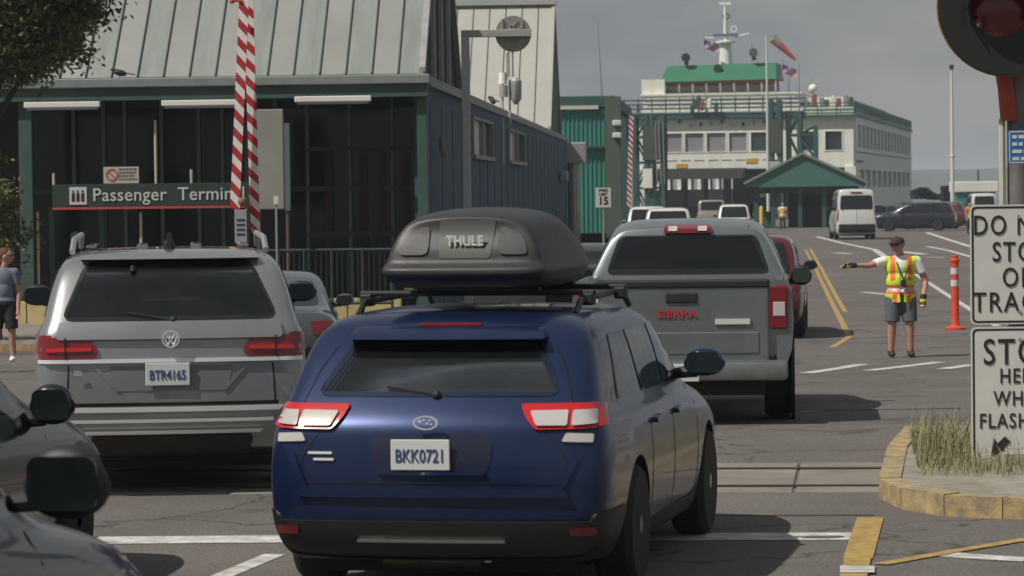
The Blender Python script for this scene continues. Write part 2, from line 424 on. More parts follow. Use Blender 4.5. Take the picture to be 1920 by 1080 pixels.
def mirror(parent, x, y, z, sc=1, side=1, mat=black, glassy=True, w_=.24, h_=.17):
    mb = MB(); mb.ball((0, .02, 0), (w_/2*sc, .075*sc, h_/2*sc), 3)
    for v in mb.b.verts:
        if v.co.y < -.03*sc: v.co.y = -.03*sc
        v.co.x *= 1.0+.12*(1 if v.co.z > 0 else -1)*(-.5)
        q = abs(v.co.x)/(w_/2*sc)
        v.co.z *= 1+.22*q*q*(1 if v.co.z > 0 else .6)
    o = mb.build('side_mirror', mat, parent, smooth=True); o.location = (x+side*w_*.55*sc, y, z)
    a = MB(); a.tube((-side*w_*.75*sc, .06, -.07*sc), (-side*w_*.2*sc, .03, -.05*sc), .032*sc, .04*sc, n=8); a.build('mirror_arm', black, o, smooth=True)
    if glassy:
        g = MB(); pts = rpoly([(-w_*.42*sc, -h_*.36*sc), (w_*.42*sc, -h_*.36*sc), (w_*.42*sc, h_*.36*sc), (-w_*.42*sc, h_*.36*sc)], .045*sc, 5)
        g.prism([(p[0], -.03*sc-.008, p[1]) for p in pts], (0, .012, 0)); g.build('mirror_glass', pbr('mirror_face', (.12, .15, .15), .12, 1), o)
    return o

def plate(parent, x, y, z, txt, tilt=0):
    mb = MB(); mb.box((0, 0, 0), (.31, .012, .158), bev=.004); o = mb.build('licence_plate', pbr('plate_white', (.58, .60, .60), .5), parent)
    o.location = (x, y, z); o.rotation_euler = (R(tilt), 0, 0)
    if txt: text('plate_text', txt, .095, pbr('plate_ink', (.03, .05, .16), .6), o, (0, -.009, -.008), sx=.72, bold=.01, depth=.003)
    return o

def seatrow(root, y, z, w, n=2): pass

def vehicle(name, loc, yaw, mat, kind='suv', L=4.6, W=1.84, Hh=1.7, hood=1.05, belt=None, rw=.36, detail=1, wins=None, gl=None, hi=False,
            rear_light='block', plate_txt=None, lens=None, bumper=True, mirmat=None, rearcut=None, seat_rows=None, **k):
    """a closed road vehicle: origin on the ground at the middle of its rear end, nose along +y"""
    root = empty(name, loc, -R(yaw), **k); hw = W/2; belt = belt or Hh*.60; gc = {'suv': .20, 'hatch': .17, 'van': .26, 'sedan': .17}[kind]; gl = gl or glass
    cowl = L*.73 if kind != 'van' else L*.86
    wtop = L*.60 if kind != 'van' else L*.76
    tum = .80 if kind in ('suv', 'hatch') else (.90 if kind == 'van' else .76)
    zm = .62
    if kind == 'sedan':
        trunk = belt+.07
        st = [(0, gc+.04, hw*.93, zm, trunk-.06, hw*.84, trunk, hw*.72), (.5, gc, hw*.99, zm, trunk-.03, hw*.87, trunk+.02, hw*.74),
              (.85, gc, hw, zm, belt, hw*.9, trunk+.08, hw*.74), (1.55, gc, hw, zm, belt, hw*.92, Hh-.05, hw*.70), (2.2, gc, hw, zm, belt, hw*.92, Hh, hw*.72),
              (wtop, gc, hw, zm, belt-.01, hw*.92, Hh-.03, hw*.70), (cowl, gc, hw, zm, belt-.06, hw*.9, hood+.03, hw*.72),
              (L-.6, gc, hw*.99, zm, hood-.10, hw*.86, hood-.05, hw*.68), (L-.12, gc+.05, hw*.88, zm-.05, hood-.28, hw*.76, hood-.22, hw*.60)]
        ro = [.12, .02, 0, .03, .06, .08, .10]
    else:
        rk = {'suv': .34, 'hatch': .46, 'van': .10}[kind]
        st = [(0, gc+.04, hw*.965, zm, belt, hw*.90, Hh-.05, hw*tum*.98), (rk+.22, gc, hw*.995, zm, belt, hw*.92, Hh-.005, hw*tum),
              (L*.28, gc, hw, zm, belt, hw*.93, Hh, hw*tum), (L*.45, gc, hw, zm, belt, hw*.93, Hh, hw*tum),
              (wtop, gc, hw, zm, belt-.01, hw*.92, Hh-.05, hw*tum), (cowl, gc, hw, zm, min(belt, hood)-.05, hw*.90, hood+.04, hw*.76),
              (L-.55, gc, hw*.99, zm, hood-.11, hw*.88, hood-.05, hw*.70), (L-.1, gc+.06, hw*.9, zm-.05, hood-.27, hw*.80, hood-.2, hw*.64)]
        ro = [.16, .03, 0, .035, .09, .09+rk*.75, .12+rk]
    fo = [-.1, .02, .08, .06, .02, 0, -.02]
    wy = (L*.205, L*.80) if kind != 'van' else (L*.26, L*.82)
    if hi: wy = hi
    zb_ = belt+.04; zt = Hh-.14; a = .35 if kind == 'van' else (.50 if kind != 'sedan' else .95); segs = 3 if kind != 'sedan' else 2
    y0 = a+.12; y1 = cowl-.2; cut = [y0+(y1-y0)*t for t in ((0, .30, .62, 1) if segs == 3 else (0, .48, 1))]; sides = []
    for i in range(segs):
        p, q = cut[i]+.03, cut[i+1]-.03
        lt = .22 if (i == 0 and kind not in ('van',)) else 0; rt = (y1-wtop)*1.0 if i == segs-1 else 0
        if kind == 'sedan' and i == 0: lt = .55
        sides.append([(p, zb_), (q, zb_), (q-rt, zt), (p+lt, zt)])
    cab = None
    if rearcut:
        e = .02; cab = [('y', (rearcut, -1, L+1))]
        for s_ in sides: cab.append(('x', [(s_[0][0]+e, s_[0][1]+e), (s_[1][0]-e*2, s_[1][1]+e), (s_[2][0]-e, s_[2][1]-e), (s_[3][0]+e*1.5, s_[3][1]-e)]))
    body, bvh = loft_body(st, ro, fo, mat=mat, parent=root, wells=(rw, wy, hw) if detail > 0 else None, sub=2 if detail < 2 else 3, cabin=cab)
    if seat_rows: seats(root, seat_rows, belt+.02, hw)
    for y in wy:
        for sx in (-1, 1): wheel(root, sx*(hw-.115), y, rw, .22, sx)
    zr = Hh-.09; zb_ = belt+.04
    # glazing
    if kind == 'sedan':
        rwn = [(-hw*.72, belt+.12), (hw*.72, belt+.12), (hw*.60, Hh-.10), (-hw*.60, Hh-.10)]
    elif kind == 'van':
        rwn = [(-hw*.72, belt+.12), (hw*.72, belt+.12), (hw*.68, belt+.68), (-hw*.68, belt+.68)]
    else:
        rwn = [(-hw*.78, belt+.03), (hw*.78, belt+.03), (hw*.66, Hh-.13), (-hw*.66, Hh-.13)]
    if not (wins and 'rear' in wins): patch(bvh, rwn, 'rear', 'rear_window', gl, root, r=.07, grid=.1)
    patch(bvh, [(-hw*.76, hood+.06), (hw*.76, hood+.06), (hw*.62, Hh-.11), (-hw*.62, Hh-.11)], 'front', 'windshield', tintlite if rearcut else gl, root, r=.05, grid=.12)
    for poly in sides:
        for side in ('right', 'left'): patch(bvh, poly, side, 'side_window', (tint if rearcut else gl), root, r=.05, grid=.15)
    if detail > 0:
        for side in ('right', 'left'):
            for yl in cut[1:]: stroke(bvh, [(yl, belt-.02), (yl+.02, .5), (yl, .32)], side, 'door_gap', blackgl, root, wd=.01)
            patch(bvh, [(wy[0]+rw+.1, gc+.04), (wy[1]-rw-.1, gc+.04), (wy[1]-rw-.1, gc+.14), (wy[0]+rw+.1, gc+.14)], side, 'sill_trim', black, root, off=.012, r=.02)
            for yl in cut[1:-1]: patch(bvh, [(yl+.08, belt-.14), (yl+.28, belt-.13), (yl+.28, belt-.10), (yl+.08, belt-.11)], side, 'door_handle', mat, root, off=.03, r=.012)
    # lights
    lens = lens or redlens
    if rear_light == 'block':
        for sx in (-1, 1):
            z0, z1 = (belt-.22, belt-.04) if kind != 'van' else (.95, 1.55)
            xi = .58 if kind != 'van' else .86
            patch(bvh, [(sx*hw*.95, z0), (sx*hw*.95, z1), (sx*hw*xi, z1-.01), (sx*hw*(xi+.05), z0)], 'rear', 'tail_light', lens, root, off=.012, r=.03)
            patch(bvh, [(.05, z0), (.05, z1), (.33 if kind != 'van' else .14, z1-.03), (.25 if kind != 'van' else .14, z0+.02)], 'right' if sx > 0 else 'left', 'tail_light', lens, root, off=.012, r=.03)
    for sx in (-1, 1):
        patch(bvh, [(sx*hw*.90, hood-.36), (sx*hw*.90, hood-.20), (sx*hw*.5, hood-.24), (sx*hw*.52, hood-.36)], 'front', 'headlight', clearlens, root, r=.03)
        if detail >= 0: mirror(root, sx*hw*.93, cowl-.42, belt+.12, side=sx, mat=mirmat or (mat if kind != 'van' else black))
    patch(bvh, [(-hw*.45, hood-.42), (hw*.45, hood-.42), (hw*.4, hood-.25), (-hw*.4, hood-.25)], 'front', 'grille', black, root, r=.03)
    if bumper: patch(bvh, [(-hw*.9, gc+.14), (hw*.9, gc+.14), (hw*.9, gc+.30), (-hw*.9, gc+.30)], 'rear', 'rear_bumper', black, root, off=.03, r=.04)
    if plate_txt is not None: 
        h = bvh.ray_cast(Vector((0, -3, belt-.22)), Vector((0, 1, 0)))[0]
        plate(root, 0, (h.y if h else 0)-.02, belt-.22 if kind != 'van' else .7, plate_txt)
    u = MB(); u.b2((-hw*.72, .35, gc-.04), (hw*.72, L-.35, gc+.16)); u.build('underbody', rubber, root)
    return root, body, bvh

# ================================================================== SETTING
def sheet(name, xs, ys, z, mat, prof=True, **k):
    b = bmesh.new(); g = [[b.verts.new((x, y, (H(y) if prof else 0)+z)) for y in ys] for x in xs]
    for i in range(len(xs)-1):
        for j in range(len(ys)-1): b.faces.new((g[i][j], g[i+1][j], g[i+1][j+1], g[i][j+1]))
    me = bpy.data.meshes.new(name); b.to_mesh(me); b.free(); return link(name, me, mat, **k)
ys = [-30, 0, 15, 20]+[24+i*1.5 for i in range(20)]+[56+i*6 for i in range(12)]+[150, 200, 292]
sheet('road', [-60, -20, 0, 20, 75], ys, 0, asphalt, kind='structure')
water_m = pbr('sea_water', (.05, .075, .085), .18, var=.2, scale=.05, bump=.6, bscale=.6)
sheet('sea', [-6000, -200, 200, 6000], [-200, 300, 2000, 9000], -2.6, water_m, prof=False, kind='structure')
mb = MB(); mb.b2((-60, 291.5, -4), (75, 292.2, -.64)); mb.build('quay_edge', concrete, kind='structure')

def strip(name, pts, wd, mat, z=.004, label=None):
    """painted line following the ground; pts in place coordinates (x, y)"""
    b = bmesh.new(); P2 = []
    for (x0, y0), (x1, y1) in zip(pts, pts[1:]):
        n = max(1, int(math.hypot(x1-x0, y1-y0)/1.0)); P2 += [(x0+(x1-x0)*i/n, y0+(y1-y0)*i/n) for i in range(n)]
    P2.append(pts[-1]); prev = None
    for i, p in enumerate(P2):
        a = Vector(P2[max(0, i-1)]); c = Vector(P2[min(len(P2)-1, i+1)]); t = (c-a).normalized(); n = Vector((-t.y, t.x))*wd/2
        A = Vector(p)+n; B = Vector(p)-n
        cur = (b.verts.new((A.x, A.y, H(A.y)+z)), b.verts.new((B.x, B.y, H(B.y)+z)))
        if prev: b.faces.new((prev[0], prev[1], cur[1], cur[0]))
        prev = cur
    bmesh.ops.recalc_face_normals(b, faces=b.faces[:])
    me = bpy.data.meshes.new(name); b.to_mesh(me); b.free(); return link(name, me, mat, kind='structure')
def gp(*pp): return [tuple(G(x, y)[:2]) for x, y in pp]
# near markings
strip('stop_line', [(-2.6, 20.35), (-.2, 20.25)], .42, whiteln)
strip('stop_line', [(-.2, 20.25), (2.12, 20.05)], .42, whiteln)
strip('white_line', gp((515, 1040), (400, 1088)), .13, whiteln)
strip('yellow_line', gp((1632, 972), (1608, 1050)), .17, yellowln, z=.008)
strip('yellow_line', gp((1608, 1050), (1590, 1130)), .15, yellowln, z=.012)
strip('white_line', gp((1575, 1072), (1640, 1072)), .32, whiteln, z=.016)
strip('yellow_line', gp((1650, 1060), (1790, 1035), (1930, 1012)), .10, yellowln, z=.008)
strip('white_line', gp((1770, 1040), (1850, 1046), (1930, 1050)), .22, whiteln)
# far markings
for q in (((1510, 468), (1530, 505), (1556, 560), (1592, 632), (1560, 652)), ((1519, 466), (1541, 505), (1570, 560), (1585, 585))):
    strip('yellow_line', gp(*q), .11, yellowln)
strip('white_line', gp((1716, 514), (1790, 562), (1870, 612)), .14, whiteln)
strip('white_line', gp((1532, 444), (1580, 456), (1640, 468), (1660, 482)), .3, whiteln)
strip('white_line', gp((1738, 436), (1780, 450), (1822, 463)), .3, whiteln)
strip('white_line', gp((1738, 462), (1780, 470), (1822, 482)), .25, whiteln)
strip('white_line', gp((1566, 474), (1594, 476)), .5, whiteln); strip('white_line', gp((1690, 472), (1734, 477)), .5, whiteln)
strip('white_line', gp((1738, 482), (1770, 483)), .3, whiteln); strip('white_line', gp((1620, 548), (1662, 552)), .3, whiteln)
for a in ((1512, 700, 1618, 683), (1628, 695, 1762, 679), (1768, 692, 1824, 684)):
    strip('white_line', gp(a[:2], a[2:]), .22, whiteln)
strip('patch_seam', gp((1500, 640), (1880, 622)), .06, rubber, z=.0015)
strip('patch_seam', gp((1340, 772), (1800, 766)), .10, rubber, z=.0015)
strip('patch_seam', gp((1190, 968), (1640, 966)), .07, rubber, z=.0015)

# level crossing: rails in concrete panels
tr = empty('railway_track', (0, 23.6, .0), R(-6), label='railway crossing of worn concrete panels with steel rails under the waiting cars', cat='railway track')
for k in range(-5, 2):
    for (v0, v1) in ((-.42, -.06), (.06, 1.38), (1.52, 1.95)):
        mb = MB(); mb.b2((k*2.0+.01, v0, -.06), (k*2.0+1.99, v1, .012+rnd.uniform(-.004, .004)), bev=.01); mb.build('crossing_panel', panelc, tr)
for v in (0, 1.45):
    mb = MB(); mb.b2((-10, v-.035, -.05), (4, v+.035, .02)); mb.b2((-10, v-.055, -.05), (4, v+.055, .004)); mb.build('rail', pbr('rail_steel', (.10, .075, .055), .5, .6, var=.3), tr)

# kerbed island at the right
isl = empty('traffic_island', (0, 0, 0), label='kerbed island with a worn yellow kerb below the two white crossing signs', cat='traffic island')
kp = [G(1648, 934), G(1690, 955), G(1770, 968), G(1880, 973), G(2080, 978)]
full = [(p.x, p.y) for p in kp]+[(6.2, 27.2), (3.25, 27.4), (2.85, 25.2)]
def inset_all(pts, d):
    out = []; n = len(pts)
    for i in range(n):
        p = Vector(pts[i]); a = (p-Vector(pts[i-1])).normalized(); b2 = (Vector(pts[(i+1) % n])-p).normalized()
        na = Vector((-a.y, a.x)); nb = Vector((-b2.y, b2.x)); m = (na+nb).normalized(); out.append(tuple(p+m*d/max(.4, m.dot(na))))
    return out
inn = inset_all(full, .15)
mb = MB(); mb.prism([(*p, -.35) for p in inn], (0, 0, .48)); mb.build('island_top', pbr('dirt_gravel', (.26, .235, .19), .95, var=.3, scale=3, bump=.6, bscale=40), isl)
n = len(full)
for i in range(n):
    a, b_ = Vector(full[i]), Vector(full[(i+1) % n]); ai, bi = Vector(inn[i]), Vector(inn[(i+1) % n]); L_ = (a-b_).length; m_ = max(1, int(L_/.9))
    for q in range(m_):
        t0, t1 = q/m_+.004/L_, (q+1)/m_-.004/L_
        A, B, Ai, Bi = a.lerp(b_, t0), a.lerp(b_, t1), ai.lerp(bi, t0), ai.lerp(bi, t1)
        mb = MB(); mb.prism([(*A, -.3), (*B, -.3), (*Bi, -.3), (*Ai, -.3)], (0, 0, .44+rnd.uniform(-.006, .006)))
        mb.build('kerb_stone', kerbyel, isl)
# dry grass and weeds on the island
gm = pbr('dry_grass', (.34, .29, .17), .9, var=.3, scale=2, col2=(.26, .27, .13))
b = bmesh.new()
for i in range(5200):
    t = rnd.random()
    if t < .7: x, y = rnd.gauss(3.3, .25), rnd.gauss(24.6, .9)
    else: x, y = rnd.gauss(3.1, .4), rnd.gauss(23.6, .5)
    if x < 2.75+(y-22.3)*.1 or y < 22.6 or y > 27: continue
    h = rnd.uniform(.03, .26)*(.5+rnd.random()**2*1.0)*(1 if t < .7 else .4); a = rnd.uniform(0, 6.28); ln = rnd.uniform(.1, .9)*h
    dx, dy = math.cos(a), math.sin(a); wv = .003
    mxx, myy, mzz = x+dx*ln*.3, y+dy*ln*.3, .13+h*.62
    v = [b.verts.new((x-dy*wv, y+dx*wv, .13)), b.verts.new((x+dy*wv, y-dx*wv, .13)), b.verts.new((mxx+dy*wv*.8, myy-dx*wv*.8, mzz)), b.verts.new((mxx-dy*wv*.8, myy+dx*wv*.8, mzz))]
    b.faces.new((v[3], v[2], b.verts.new((x+dx*ln, y+dy*ln, .13+h*(1-.25*ln/h)))))
    b.faces.new(v)
me = bpy.data.meshes.new('g'); b.to_mesh(me); b.free(); link('grass', me, gm, kind='stuff', label='dry grass and weeds growing on the kerbed island', cat='grass')

# pavement along the terminal
TH = 3.0; TX, TY = X(800, 63.3), 63.3
def TL(u, v): c, s_ = math.cos(R(TH)), math.sin(R(TH)); return (TX+u*c+v*s_, TY-u*s_+v*c)
gz = H(63)
mb = MB(); q = [TL(-16, 8), TL(-16, -9.5), TL(-5.4, -9.5), TL(-3.3, -5.5), TL(.9, -4), TL(.9, 70), TL(-.5, 70)]
mb.prism([(*p, gz-.45) for p in q], (0, 0, .58)); mb.build('pavement', pbr('pavement_concrete', (.22, .20, .18), .9, var=.15, scale=.8, bump=.3), kind='structure')
for i, (a, b_) in enumerate(zip(q[1:5], q[2:5])):
    L_ = math.dist(a, b_); m_ = int(L_/1.2)
    for j in range(m_):
        A = Vector(a).lerp(Vector(b_), j/m_+.004); B = Vector(a).lerp(Vector(b_), (j+1)/m_-.004)
        t = (B-A).normalized(); nn = Vector((t.y, -t.x))*.17
        mb = MB(); mb.prism([(*A, gz-.45), (*B, gz-.45), (*(B+nn), gz-.45), (*(A+nn), gz-.45)], (0, 0, .60)); o = mb.build('kerb_stone', kerbyel, None)
        o.parent = bpy.data.objects['pavement']

# hills on the far shore, haze between
def hills(name, y, x0, x1, hmax, seed, mat):
    r2 = random.Random(seed); b = bmesh.new(); n = 90; prev = None
    for i in range(n+1):
        t = i/n; x = x0+(x1-x0)*t
        h = hmax*(.45+.3*math.sin(t*9+seed)+.18*math.sin(t*31+seed*2)+.08*r2.random()); h = max(.15*hmax, h)*min(1, t*12+.25)
        cur = [b.verts.new((x, y-60, -2.7)), b.verts.new((x, y-20, h*.6-2.7)), b.verts.new((x, y+60, h-2.7)), b.verts.new((x, y+300, h*.8-2.7)), b.verts.new((x, y+500, -2.7))]
        if prev:
            for a in range(4): b.faces.new((prev[a], cur[a], cur[a+1], prev[a+1]))
        prev = cur
    bmesh.ops.recalc_face_normals(b, faces=b.faces[:])
    me = bpy.data.meshes.new(name); b.to_mesh(me); b.free(); return link(name, me, mat, kind='structure')
hm = pbr('hill_forest', (.045, .065, .05), .95, var=.3, scale=.01)
hills('hills', 2600, -1700, 1700, 26, 3, hm)
HAZE = True
if HAZE:
    hz = bpy.data.materials.new('haze'); hz.use_nodes = True; hz.node_tree.nodes.clear()
    o_ = hz.node_tree.nodes.new('ShaderNodeOutputMaterial'); v_ = hz.node_tree.nodes.new('ShaderNodeVolumePrincipled')
    v_.inputs['Density'].default_value = .00032; v_.inputs['Color'].default_value = (.80, .86, .93, 1); v_.inputs['Anisotropy'].default_value = 0
    hz.node_tree.links.new(v_.outputs[0], o_.inputs['Volume'])
    mb = MB(); mb.b2((-6100, -250, -5), (6100, 9100, 36)); mb.build('haze', hz, kind='stuff', label='thin sea haze over the whole place', cat='haze')

# ================================================================== TERMINAL BUILDING
T = empty('terminal_building', (TX, TY, gz+.13), R(-TH), label='green and blue ferry passenger terminal with steep seamed metal roofs', cat='building')
z0 = gz+.13
EV = 4.16-z0            # eave underside level in local z
def zt_(py, s=98, hor=365): return EYE+(hor-py)/s-z0
RID = 9.3-z0; DEP = 10.4; EAV = EV+.22
# roof one: panels with standing ribs
def roof(u0, u1, v0, v1, eave, ridge, pitch_n, mats_, name='roof_panel', pw=.5):
    k = 0; vm = (v0+v1)/2; n = int(round((u1-u0)/pw))
    for i in range(n):
        a = u0+(u1-u0)*i/n; b2_ = u0+(u1-u0)*(i+1)/n
        for (va, vb, za, zb) in ((v0, vm, eave, ridge), (v1, vm, eave, ridge)):
            mb = MB(); ll = math.hypot(vm-va, zb-za); nx = Vector((0, -(zb-za), (vb-va)*1.0)).normalized()*(1 if vb > va else -1); nx = Vector((0, nx.y, abs(nx.z)))
            if va > vb: nx = Vector((0, abs(nx.y), nx.z))
            else: nx = Vector((0, -abs(nx.y), nx.z))
            mb.prism([(a+.004, va, za), (b2_-.004, va, za), (b2_-.004, vb, zb), (a+.004, vb, zb)], -nx*.03)
            mb.prism([(b2_-.014, va, za), (b2_+.006, va, za), (b2_+.006, vb, zb), (b2_-.014, vb, zb)], nx*.045, mi=1)
            mb.build(name, [mats_[(i*7+3) % len(mats_)], pbr('seam_metal', (.13, .145, .135), .6, .3)], T)
roof(-13.0, 0, -.25, DEP, EAV, RID, 1, [roofmet, roofmet2])
roof(-7.5, 0, 59.4, 70.1, EAV, RID, 1, [roofmet3, roofmet3], pw=.62)
# ridge caps, gable ends, barge boards
for (v0, v1, mt) in ((-.25, DEP, galv), (59.4, 70.1, roofmet3)):
    mb = MB(); vm = (v0+v1)/2; mb.b2((-13 if v0 < 0 else -7.5, vm-.25, RID-.02), (.06, vm+.25, RID+.12)); mb.build('ridge_cap', mt, T)
    mb = MB(); mb.prism([(-.12, v0+.3, EAV-.05), (-.12, v1-.3, EAV-.05), (-.12, vm, RID-.15)], (-.1, 0, 0)); mb.build('gable_wall', pbr('gable_dark', (.032, .034, .032), .8, var=.2), T)
    mb = MB()
    for va in (v0, v1):
        mb.prism([(.02, va, EAV-.1), (.02, va, EAV+.12), (.02, vm, RID+.08), (.02, vm, RID-.16)], (-.12, 0, 0))
    mb.build('barge_board', galv if v0 < 0 else roofmet3, T)
    mb = MB()
    for f in (.3, .5, .7):
        v = v0+(v1-v0)*f; zz = EAV+(RID-EAV)*(1-abs(f-.5)*2)-.25; mb.b2((-.10, v-.08, EAV), (-.02, v+.08, zz))
    mb.build('gable_post', galv, T)
# eave: gutter + green fascia
mb = MB(); mb.b2((-13, -.48, EV+.02), (.12, -.2, EV+.20), bev=.02); mb.build('gutter', greentrimlt, T)
mb = MB(); mb.b2((-13, -.40, EV-.22), (.06, -.12, EV+.015)); mb.build('fascia', greentrim, T)
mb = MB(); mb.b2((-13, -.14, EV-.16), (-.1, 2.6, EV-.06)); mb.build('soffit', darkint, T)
mb = MB(); mb.b2((-.28, DEP, EV-.02), (.06, 76, EV+.18), bev=.02); mb.b2((-.1, -.1, EV-.02), (.12, DEP, EV+.16)); mb.build('side_gutter', greentrimlt, T)
mb = MB(); mb.b2((-13, 9.9, EV-.2), (-.3, 76, EV)); mb.build('flat_roof', galv, T)
# side wall with its two ribbon windows
def sidev(px): d = 4.947/(.0524-(px-960)/F); return (d-63.3)/math.cos(R(TH))
wu = 0.0
wz0, wz1 = EV-1.18, EV-.28
segs = [(2.6, sidev(887)), (sidev(925), sidev(955)), (sidev(985), 76)]
mb = MB(); mb.b2((-.25, .25, -.13), (wu, 76, wz0)); mb.b2((-.25, .25, wz1), (wu, 76, EV))
mb.b2((-.25, .25, wz0), (wu, sidev(887), wz1)); mb.b2((-.25, sidev(925), wz0), (wu, sidev(955), wz1)); mb.b2((-.25, sidev(985), wz0), (wu, 76, wz1))
mb.build('side_wall', bluewall, T)
for v in [1+i*3.1 for i in range(24)]:
    mb = MB(); mb.b2((wu, v, 0), (wu+.012, v+.03, EV-.3)); mb.build('cladding_joint', pbr('blue_joint', (.03, .05, .06), .8), T)
for (a, b_) in ((887, 925), (955, 985)):
    va, vb = sidev(a), sidev(b_); fr = MB()
    fr.b2((-.12, va, wz0-.10), (.09, vb, wz0)); fr.b2((-.12, va, wz1-.06), (.04, vb, wz1)); fr.b2((-.12, va, wz0), (.04, va+.25, wz1)); fr.b2((-.12, vb-.25, wz0), (.04, vb, wz1))
    for t in (.5,): fr.b2((-.12, va+(vb-va)*t-.12, wz0), (.04, va+(vb-va)*t+.12, wz1))
    f = fr.build('window', pbr('window_frame_grey', (.25, .26, .25), .6), T)
    for t0, t1 in ((.03, .5), (.5, .97)):
        g = MB(); g.b2((-.10, va+(vb-va)*t0, wz0), (-.07, va+(vb-va)*t1, wz1)); g.build('pane', winglass if t0 > .1 else pbr('blind', (.62, .62, .58), .7), f)
# facade under the canopy, v = 2.2
FV = 2.2
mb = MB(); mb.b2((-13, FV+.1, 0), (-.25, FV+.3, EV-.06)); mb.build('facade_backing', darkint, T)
def fx(px, v=FV): return (px-800)/98*((63.3+v)/63.3)
mull = [35, 118, 175, 215, 285, 355, 400, 445, 500, 560, 640, 720, 790]
for i, (a, b_) in enumerate(zip(mull, mull[1:])):
    mb = MB(); mb.b2((fx(a)+.03, FV+.05, .15), (fx(b_)-.03, FV+.075, 2.45)); mb.build('glass_pane', fglass, T)
    mb = MB(); mb.b2((fx(a)+.03, FV+.05, 2.55), (fx(b_)-.03, FV+.075, EV-.35)); mb.build('glass_pane', fglass, T)
for i, a in enumerate(mull):
    mb = MB(); mb.b2((fx(a)-.035, FV-.04, 0), (fx(a)+.035, FV+.09, EV-.1)); mb.build('mullion', pbr('mullion_green', (.075, .125, .105), .5, var=.1), T)
mb = MB(); mb.b2((-13, FV-.06, 2.45), (-.25, FV+.04, 2.55)); mb.build('transom', greydk, T)
mb = MB(); mb.b2((-13, FV-.06, .02), (-.25, FV+.04, .15)); mb.build('transom', greentrim, T)
mb = MB(); mb.b2((fx(560), FV-.08, 1.55), (-.25, FV-.04, 1.65)); mb.build('transom', pbr('rail_brown', (.05, .04, .035), .7), T)
mb = MB(); mb.b2((fx(560), FV-.08, 3.25), (-.25, FV-.04, 3.33)); mb.build('transom', pbr('rail_brown', (.05, .04, .035), .7), T)
for a in (600, 665, 700, 745, 770):
    mb = MB(); mb.b2((fx(a)-.08, FV-.03, .15), (fx(a)+.08, FV+.045, 3.2)); mb.build('timber_post', wood, T)
# door with pull handle and round sticker
d = MB(); d.b2((fx(70), FV-.10, .02), (fx(80), FV-.04, 2.3)); d.b2((fx(165), FV-.10, .02), (fx(175), FV-.04, 2.3)); d.b2((fx(70), FV-.10, 2.2), (fx(175), FV-.04, 2.3)); d.b2((fx(70), FV-.10, .02), (fx(175), FV-.04, .3)); d.b2((fx(70), FV-.10, .85), (fx(175), FV-.04, .95))
dr = d.build('door', greentrim, T); g = MB(); g.b2((fx(80), FV-.08, .3), (fx(165), FV-.06, 2.2)); g.build('door_glass', fglass, dr)
g = MB(); g.tube((fx(120), FV-.1, 1.6), (fx(120), FV-.08, 1.6), .11, n=20); g.build('door_sticker', pbr('sticker_green', (.12, .22, .05), .6), dr)
# posts of the canopy
for px, r_ in ((47, .13), (795, .10)):
    mb = MB(); mb.b2((fx(px, 0)-r_, -.25, -.1), (fx(px, 0)+r_, .02, EV-.23), bev=.015); mb.build('canopy_post', greentrim, T)
for px, za, zb in ((65, 0, zt_(395)), (97, zt_(345), zt_(322)), (261, 0, zt_(398)), (291, zt_(347), zt_(225)), (358, zt_(345), zt_(318))):
    mb = MB(); mb.tube((fx(px, 0), -.1, za), (fx(px, 0), -.1, zb), .028, n=8); mb.build('conduit', pbr('pale_conduit', (.50, .48, .38), .6), T)
mb = MB(); mb.path([(fx(786, 0), -.2, EV-.25), (fx(793, 0), -.2, EV-.8), (fx(793, 0), -.2, EV-1.2)], .02); mb.build('downpipe', galv, T)
# bird-spiked lamp on corner
mb = MB(); mb.tube((.15, 2, EV-1.25), (.15, 2, EV-.95), .05); mb.box((.2, 2, EV-1.3), (.12, .2, .14), bev=.02); mb.build('wall_lamp', pbr('lamp_amber', (.16, .13, .09), .5), T)
# drain pipe & bracket at the far end
mb = MB(); mb.tube((.3, 75.6, -.1), (.3, 75.6, EV-.9), .28); mb.box((.35, 75.6, EV-.5), (1.0, .8, .9), bev=.05); mb.build('downpipe', galv, T)
mb = MB(); mb.tube((.0, 72, EV-1.55), (.2, 69, EV-1.5), .10); mb.box((.2, 67.5, EV-1.5), (.3, .9, .4), bev=.04); mb.build('wall_lamp', galv, T)
# low cream wall at the front of the terminal
lw = empty('low_wall', (TX, TY, z0), R(-TH), label='low cream wall on the pavement in front of the terminal doors', cat='wall')
for k in range(9):
    a = -9.6+k*1.02
    mb = MB(); mb.b2((a, -.95, -.05), (a+1.0, -.75, .42), bev=.012); mb.build('wall_block', yellowpale, lw)
# canopy tube lights
index_children()
for i, (a, b_, pc) in enumerate(((50, 193, 'leftmost, nearest the tree'), (310, 452, 'middle one, behind the striped gate arms'), (560, 703, 'rightmost, nearest the blue wall'))):
    q = empty('tube_light', (0, 0, 0), 0, label='long white tube light under the terminal eave, '+pc, cat='light fitting', group='tube lights under the terminal eave')
    c0 = TL(fx((a+b_)/2, -.3), -.62); q.location = (*c0, 0); q.rotation_euler[2] = R(-TH)
    zz = EV+z0-.30+(.04 if i == 2 else 0); hl = (b_-a)/98/2
    mb = MB(); mb.b2((-hl, -.05, zz-.05), (hl, .05, zz+.06), bev=.015); mb.build('lamp_housing', pbr('enamel_white', (.72, .70, .64), .5), q)
    mb = MB(); mb.tube((-hl+.05, 0, zz-.06), (hl-.05, 0, zz-.06), .035, n=8); mb.build('tube', pbr('tube_grey', (.35, .36, .42), .3), q)
    mb = MB()
    for t in (-.7, .7): mb.b2((hl*t-.015, .0, zz+.05), (hl*t+.015, .3, zz+.09))
    mb.build('bracket', greentrim, q)
